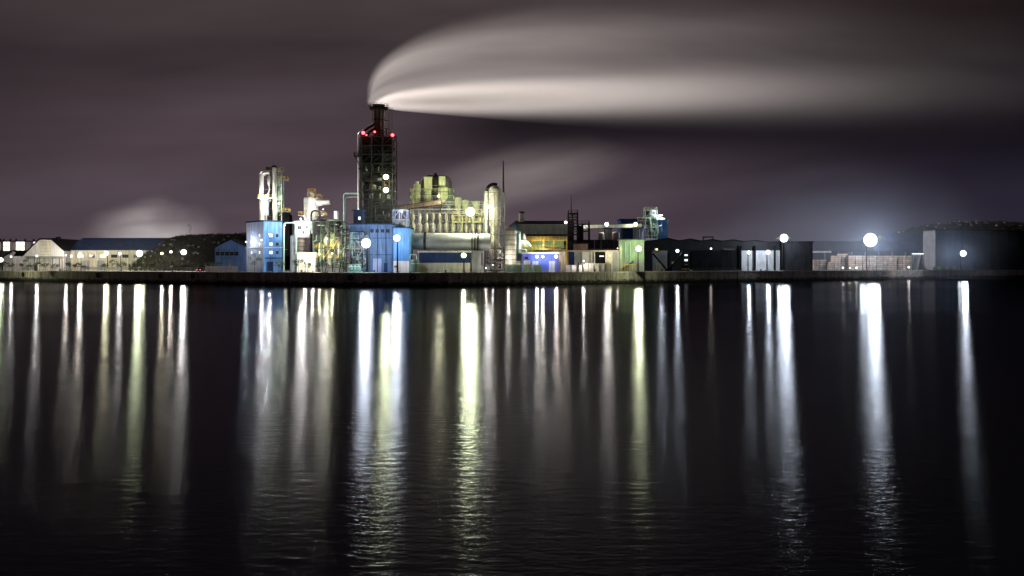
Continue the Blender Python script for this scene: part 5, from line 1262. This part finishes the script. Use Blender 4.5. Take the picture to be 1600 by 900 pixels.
for k in range(len(secs) - 1):
    for j in range(12):
        q2 = (j + 1) % 12; A = k * 12
        m.f.append((A + j, A + 12 + j, A + 12 + q2, A + q2))
m.f.append(tuple(range(12))); A = (len(secs) - 1) * 12; m.f.append(tuple(A + j for j in reversed(range(12))))
pl = m.build('smoke_plume', steam_mat('plume_steam', (.97, .91, .88), .60, plume_density))
pl.location = STK; pl.rotation_euler = (0, 0, math.atan2(wd.y, wd.x))
tag(pl, 'long pale steam plume streaming sideways from the tall dark chimney', 'smoke', kind='stuff')

def cloud(name, label, c, rad, dens, color=(.95, .93, .95), aniso=.3, tilt=0.0, power=2.0, noise_amt=.5, nscale=1.6, warp=.7):
    def fn(q, co):
        nv = q.new('ShaderNodeTexNoise'); q.put(nv.inputs['Vector'], co); nv.inputs['Scale'].default_value = 1.3; nv.inputs['Detail'].default_value = 2.0
        wv = q.new('ShaderNodeVectorMath', operation='SUBTRACT'); q.put(wv.inputs[0], nv.outputs['Color']); wv.inputs[1].default_value = (.5, .5, .5)
        av = q.new('ShaderNodeVectorMath', operation='ADD'); q.put(av.inputs[0], co); q.put(av.inputs[1], q.vscale(wv.outputs[0], (warp, warp, warp)))
        x, y, z = q.sep(av.outputs[0])
        r2 = q.m('ADD', q.m('MULTIPLY', x, x), q.m('ADD', q.m('MULTIPLY', y, y), q.m('MULTIPLY', z, z)))
        k = q.m('POWER', q.m('SUBTRACT', 1.0, r2, clamp=True), power)
        nz = q.noise(q.vscale(co, (.6, 1, 1.4)), nscale, 2.0, .5)
        return q.m('MULTIPLY', q.m('MULTIPLY', k, dens), q.lin(nz, .3, .7, 1 - noise_amt, 1 + noise_amt))
    o = MB().ball((0, 0, 0), 1.0, 16, 10).build(name, steam_mat(name + '_vapour', color, aniso, fn))
    o.location = c; o.scale = rad; o.rotation_euler = (0, tilt, 0)
    return tag(o, label, 'steam', kind='stuff')
cloud('steam_cloud', 'bright low steam drifting up behind the long blue roofed shed', P(240, 380, 520), (S(125, 520), 34, S(78, 520)), .016, noise_amt=.7, nscale=2.4, aniso=.3)
cloud('lamp_mist', 'thin bluish mist round the great floodlights over the timber yard', P(1320, 385, 462), (S(300, 462), 44, S(150, 462)), .0036, color=(.70, .79, 1.0), noise_amt=.25, aniso=0.0)
cloud('drifting_steam', 'faint steam drifting away from behind the lattice tower', P(815, 276, 410), (S(215, 410), 28, S(58, 410)), .0060, color=(.95, .9, .88), tilt=-.20, noise_amt=.35, warp=.5, nscale=2.4)
cloud('plant_glow_mist', 'thin mist added over the middle of the works for lamp glow', P(650, 356, 322), (S(190, 322), 30, S(85, 322)), .0005, color=(.92, .94, .92), noise_amt=.2, aniso=.1, power=1.2)  # mist added so the lamps of the works get a soft halo
cloud('road_glow_mist', 'thin mist added over the water road for lamp glow', P(215, 388, 396), (S(190, 400), 26, S(48, 400)), .0003, noise_amt=.2, aniso=.1, power=1.2)  # added mist, only there to spread the road lamps' glow
